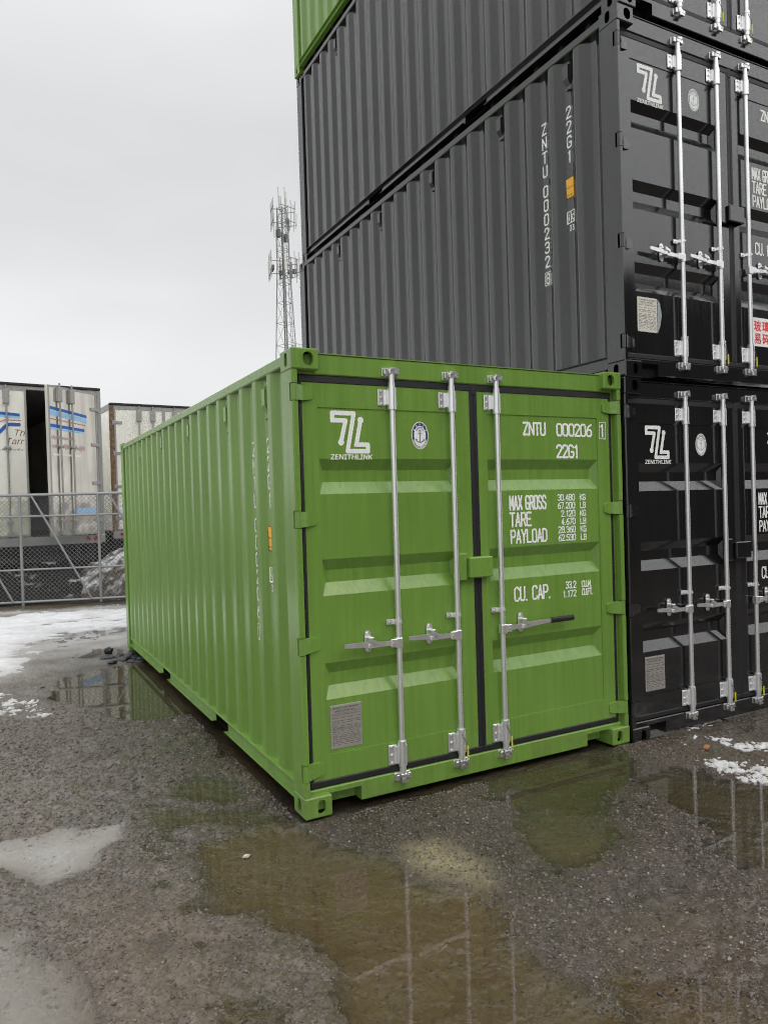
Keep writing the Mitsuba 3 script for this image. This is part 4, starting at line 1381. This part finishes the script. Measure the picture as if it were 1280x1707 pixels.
def heap(key, cx, cy, rx, ry, hgt, rz, seed, cols, snow_amt, label, category):
    n = 180
    u, v = np.meshgrid(np.linspace(-1, 1, n), np.linspace(-1, 1, n // 2))
    rr = np.sqrt(u * u + v * v)
    x0, y0 = u * rx, v * ry
    c, s = math.cos(rz), math.sin(rz)
    x, y = cx + x0 * c - y0 * s, cy + x0 * s + y0 * c
    base = terrain(x, y)[0]
    h = np.clip(1 - rr, 0, 1) ** .7 * hgt
    h = h * (1 + .9 * nz(x, y, .9, 3, seed)) + (nz(x, y, 2.8, 5, seed + 1) * .42 + nz(x, y, 9, 3, seed + 2) * .16) * np.clip((1 - rr) * 5, 0, 1)
    z = base - .04 + np.clip(h, -.02, 5)
    gy_, gx_ = np.gradient(z, axis=0), np.gradient(z, axis=1)
    n1, n2 = nz(x, y + z * 1.5, 13, 3, seed + 3) + .5, nz(x, y + z * 1.2, 2.6, 4, seed + 4) + .5
    col = np.array(cols[0]) * (1 - n1[..., None]) + np.array(cols[1]) * n1[..., None]
    w = (np.clip((n2 - .5) * 5 + snow_amt + (n1 - .5) * 2.5, 0, 1))[..., None]
    col = col * (1 - w) + np.array([.72, .73, .75]) * w
    m = quads(np.stack([x, y, z], -1))
    scene[key] = mikit.ply(m, 'heap_earth', True, color=np.clip(col, .01, .85).reshape(-1, 3))
    labels[key] = {'label': label, 'category': category}


heap('soil_heap', -1.9, 13.72, 2.9, .95, 1.0, -.22, 61, [(.006, .006, .006), (.028, .024, .021)], -.85, 'black soil heap flecked with snow under the steel trailer', 'heap')
heap('rubble_heap', 1.75, 12.9, 2.1, .95, 1.25, -.25, 71, [(.04, .030, .023), (.16, .125, .095)], .0, 'brown rubble heap streaked with snow behind the gate', 'heap')

# ------------------------------------------------------------------ the mast


def tower():
    k = 'radio_tower'
    labels[k] = {'label': 'grey lattice radio tower with antenna panels near its top', 'category': 'tower'}
    bx, by = 29.5, 78.4
    ang = .5
    ca, sa = math.cos(ang), math.sin(ang)

    def P3(u, v, z):
        return (bx + u * ca - v * sa, by + u * sa + v * ca, z)
    hw = lambda z: 1.42 - (1.42 - .49) * min(z, 31) / 31 if z < 31 else .49 - .12 * (z - 31) / 7
    cs = ((-1, -1), (1, -1), (1, 1), (-1, 1))
    zs = [0, 4.2, 8.2, 11.8, 15.0, 18.0, 20.8, 23.4, 25.8, 28.0, 30.0, 31.8, 33.5, 35.2, 36.8]
    for a, b in cs:
        part(k, 'leg', cat(*[tube(P3(a * hw(z0), b * hw(z0), z0), P3(a * hw(z1), b * hw(z1), z1), .060, 6) for z0, z1 in zip(zs[:-1], zs[1:])]), 'tower_steel', None)
    ms = []
    for i, (z0, z1) in enumerate(zip(zs[:-1], zs[1:])):
        for j in range(4):
            (a, b), (c, d) = cs[j], cs[(j + 1) % 4]
            ms.append(tube(P3(a * hw(z0), b * hw(z0), z0), P3(c * hw(z1), d * hw(z1), z1), .024, 4))
            if z0 < 14:
                ms.append(tube(P3(c * hw(z0), d * hw(z0), z0), P3(a * hw(z1), b * hw(z1), z1), .024, 4))
            ms.append(tube(P3(a * hw(z1), b * hw(z1), z1), P3(c * hw(z1), d * hw(z1), z1), .028, 4))
    part(k, 'bracing', cat(*ms), 'tower_steel', None)
    lad = []
    for z in np.arange(1, 37, .55):
        lad.append(tube(P3(.10, -hw(z) * .9, z), P3(.55 * hw(z) + .12, -hw(z) * .9, z), .026, 4))
    lad += [tube(P3(x, -hw(0) * .9, 0), P3(x, -hw(36.8) * .9, 36.8), .030, 4) for x in (.12, .42)]
    part(k, 'ladder', cat(*lad), 'tower_steel', None)
    part(k, 'cable_run', cat(tube(P3(-.1, .1, 0), P3(-.05, .05, 34), .075, 6), tube(P3(.2, -.2, 0), P3(.1, -.1, 31), .06, 6)), 'tower_radio', None)

    def head(z, reach, nm, high):
        fr = []
        pts = []
        for t in range(3):
            th = math.radians(20 + 120 * t)
            a = np.array([math.cos(th), math.sin(th)]) * reach
            tdir = np.array([-math.sin(th), math.cos(th)])
            for zz in (z, z + high):
                fr.append(tube(P3(0, 0, zz), P3(a[0], a[1], zz), .045, 5))
                fr.append(tube(P3(*(a - tdir * 1.1), zz), P3(*(a + tdir * 1.1), zz), .045, 5))
            for o in (-1.05, -.35, .4, 1.05):
                q = a + tdir * o
                fr.append(tube(P3(q[0], q[1], z - .7), P3(q[0], q[1], z + high + .9), .035, 5))
                pts.append((q, th))
        part(k, nm, cat(*fr), 'tower_steel', None)
        return pts
    r = np.random.default_rng(12)
    for z, reach, high in ((35.1, 1.15, 1.6), (29.2, 1.55, 1.5)):
        pts = head(z, reach, 'antenna_frame', high)
        for i, (q, th) in enumerate(pts):
            if r.random() < .55:
                continue
            h0 = z + r.uniform(-.6, .2)
            o = np.array([math.cos(th), math.sin(th)]) * .14
            m = moved(mbox(-.05, .05, -.14, .14, 0, r.uniform(1.2, 2.1), .02), (0, 0, h0), th + ang)
            c = P3(q[0] + o[0], q[1] + o[1], 0)
            m.apply_translation([c[0], c[1], 0])
            part(k, 'antenna', m, 'tower_antenna', None)
            if r.random() < .6:
                m = moved(mbox(-.12, .12, -.2, .2, 0, .55, .02), (0, 0, z + .3), th + ang)
                c = P3(q[0] * .82, q[1] * .82, 0)
                m.apply_translation([c[0], c[1], 0])
                part(k, 'radio_unit', m, 'tower_radio', None)
    for th in (.3, 3.3):
        m = moved(mbox(-.18, .18, -.26, .26, 0, .9, .04), (0, 0, 33.2), ang)
        c = P3(.85 * math.cos(th), .85 * math.sin(th), 0)
        m.apply_translation([c[0], c[1], 0])
        part(k, 'radio_unit', m, 'tower_radio', None)
    for u in (-1.15, 1.15):
        part(k, 'antenna_frame', cat(*[tube(P3(0, 0, z), P3(u, 0, z), .03, 4) for z in (30.9, 32.3, 34.0)], tube(P3(u, 0, 30.7), P3(u, 0, 34.6), .032, 5), tube(P3(u, .25, 33.2), P3(u, .25, 36), .035, 5)), 'tower_steel', None)
    for u, v, z1 in ((-.4, .1, 39.2), (.35, -.2, 39.4), (0, .3, 38.4)):
        part(k, 'whip_aerial', tube(P3(u, v, 36.5), P3(u, v, z1), .035, 5), 'tower_steel', None)
    m = mbox(-.16, .16, -.08, .08, 37.2, 38.9, .02)
    m = moved(m, (0, 0, 0), ang)
    c = P3(.45, -.25, 0)
    m.apply_translation([c[0], c[1], 0])
    part(k, 'antenna', m, 'tower_antenna', None)
    br = [P3(-1.6, -1.2, 17.2), P3(1.9, -1.2, 17.2)]
    part(k, 'antenna_frame', cat(*[tube(P3(-1.5, -1.1, z), P3(2.6, -1.1, z), .03, 4) for z in (16.2, 18.6, 21.0)], *[tube(P3(x, -1.1, 15.6), P3(x, -1.1, 21.8), .03, 4) for x in (-1.5, 2.6)], tube(P3(1.0, -1.1, 21), P3(2.6, -1.1, 18.6), .03, 4), tube(P3(1.0, -1.1, 18.6), P3(2.6, -1.1, 16.2), .03, 4)), 'tower_steel', None)


tower()


# ------------------------------------------------------------------ a dark warehouse across the yard, behind the camera: the black doors mirror it
def warehouse(k, label, ox, oy, rz, length, deep, h, doors_at):
    """a plain shed whose corrugated front stands along local x, its depth behind it"""
    labels[k] = {'label': label, 'category': 'building'}
    P = lambda n_, m, mat: part(k, n_, moved(m, (ox, oy, 0), rz), mat, None)
    u, x = [], 0.0
    while x < length:
        u += [(x, 0), (x + .14, 0), (x + .18, .04), (x + .28, .04)]
        x += .32
    P('front_wall', quads([[(a, b, z) for a, b in u if a <= length] for z in (-.1, h)]), 'warehouse_wall')
    P('side_wall', mbox(0, .1, .05, deep, -.1, h), 'warehouse_wall')
    P('side_wall', mbox(length - .1, length, .05, deep, -.1, h), 'warehouse_wall')
    P('back_wall', mbox(0, length, deep, deep + .1, -.1, h), 'warehouse_wall')
    P('roof', hull([(a, b, z) for a in (-.3, length + .3) for b, z in ((-.3, h), (-.3, h + .15), (deep + .3, h), (deep + .3, h + .15), (deep / 2, h + 1.6))]), 'trailer_dark')
    for x in doors_at:
        d = P('roller_door', mbox(x, x + 4, -.06, -.01, 0, 4.5), 'warehouse_door')
        part(d, 'frame', moved(cat(mbox(x - .15, x, -.12, -.01, 0, 4.65), mbox(x + 4, x + 4.15, -.12, -.01, 0, 4.65), mbox(x, x + 4, -.12, -.01, 4.5, 4.65)), (ox, oy, 0), rz), 'trailer_dark', None)


bsdf('warehouse_wall', (0.022, 0.022, 0.025), 0.5, 0.4)
bsdf('warehouse_door', (0.06, 0.06, 0.062), 0.5, 0.4)
warehouse('warehouse', 'dark corrugated warehouse across the yard, seen only mirrored in the black container doors', 34.0, -13.0, math.pi, 30.0, 14.0, 8.5, (8.0, 15.0, 22.0))
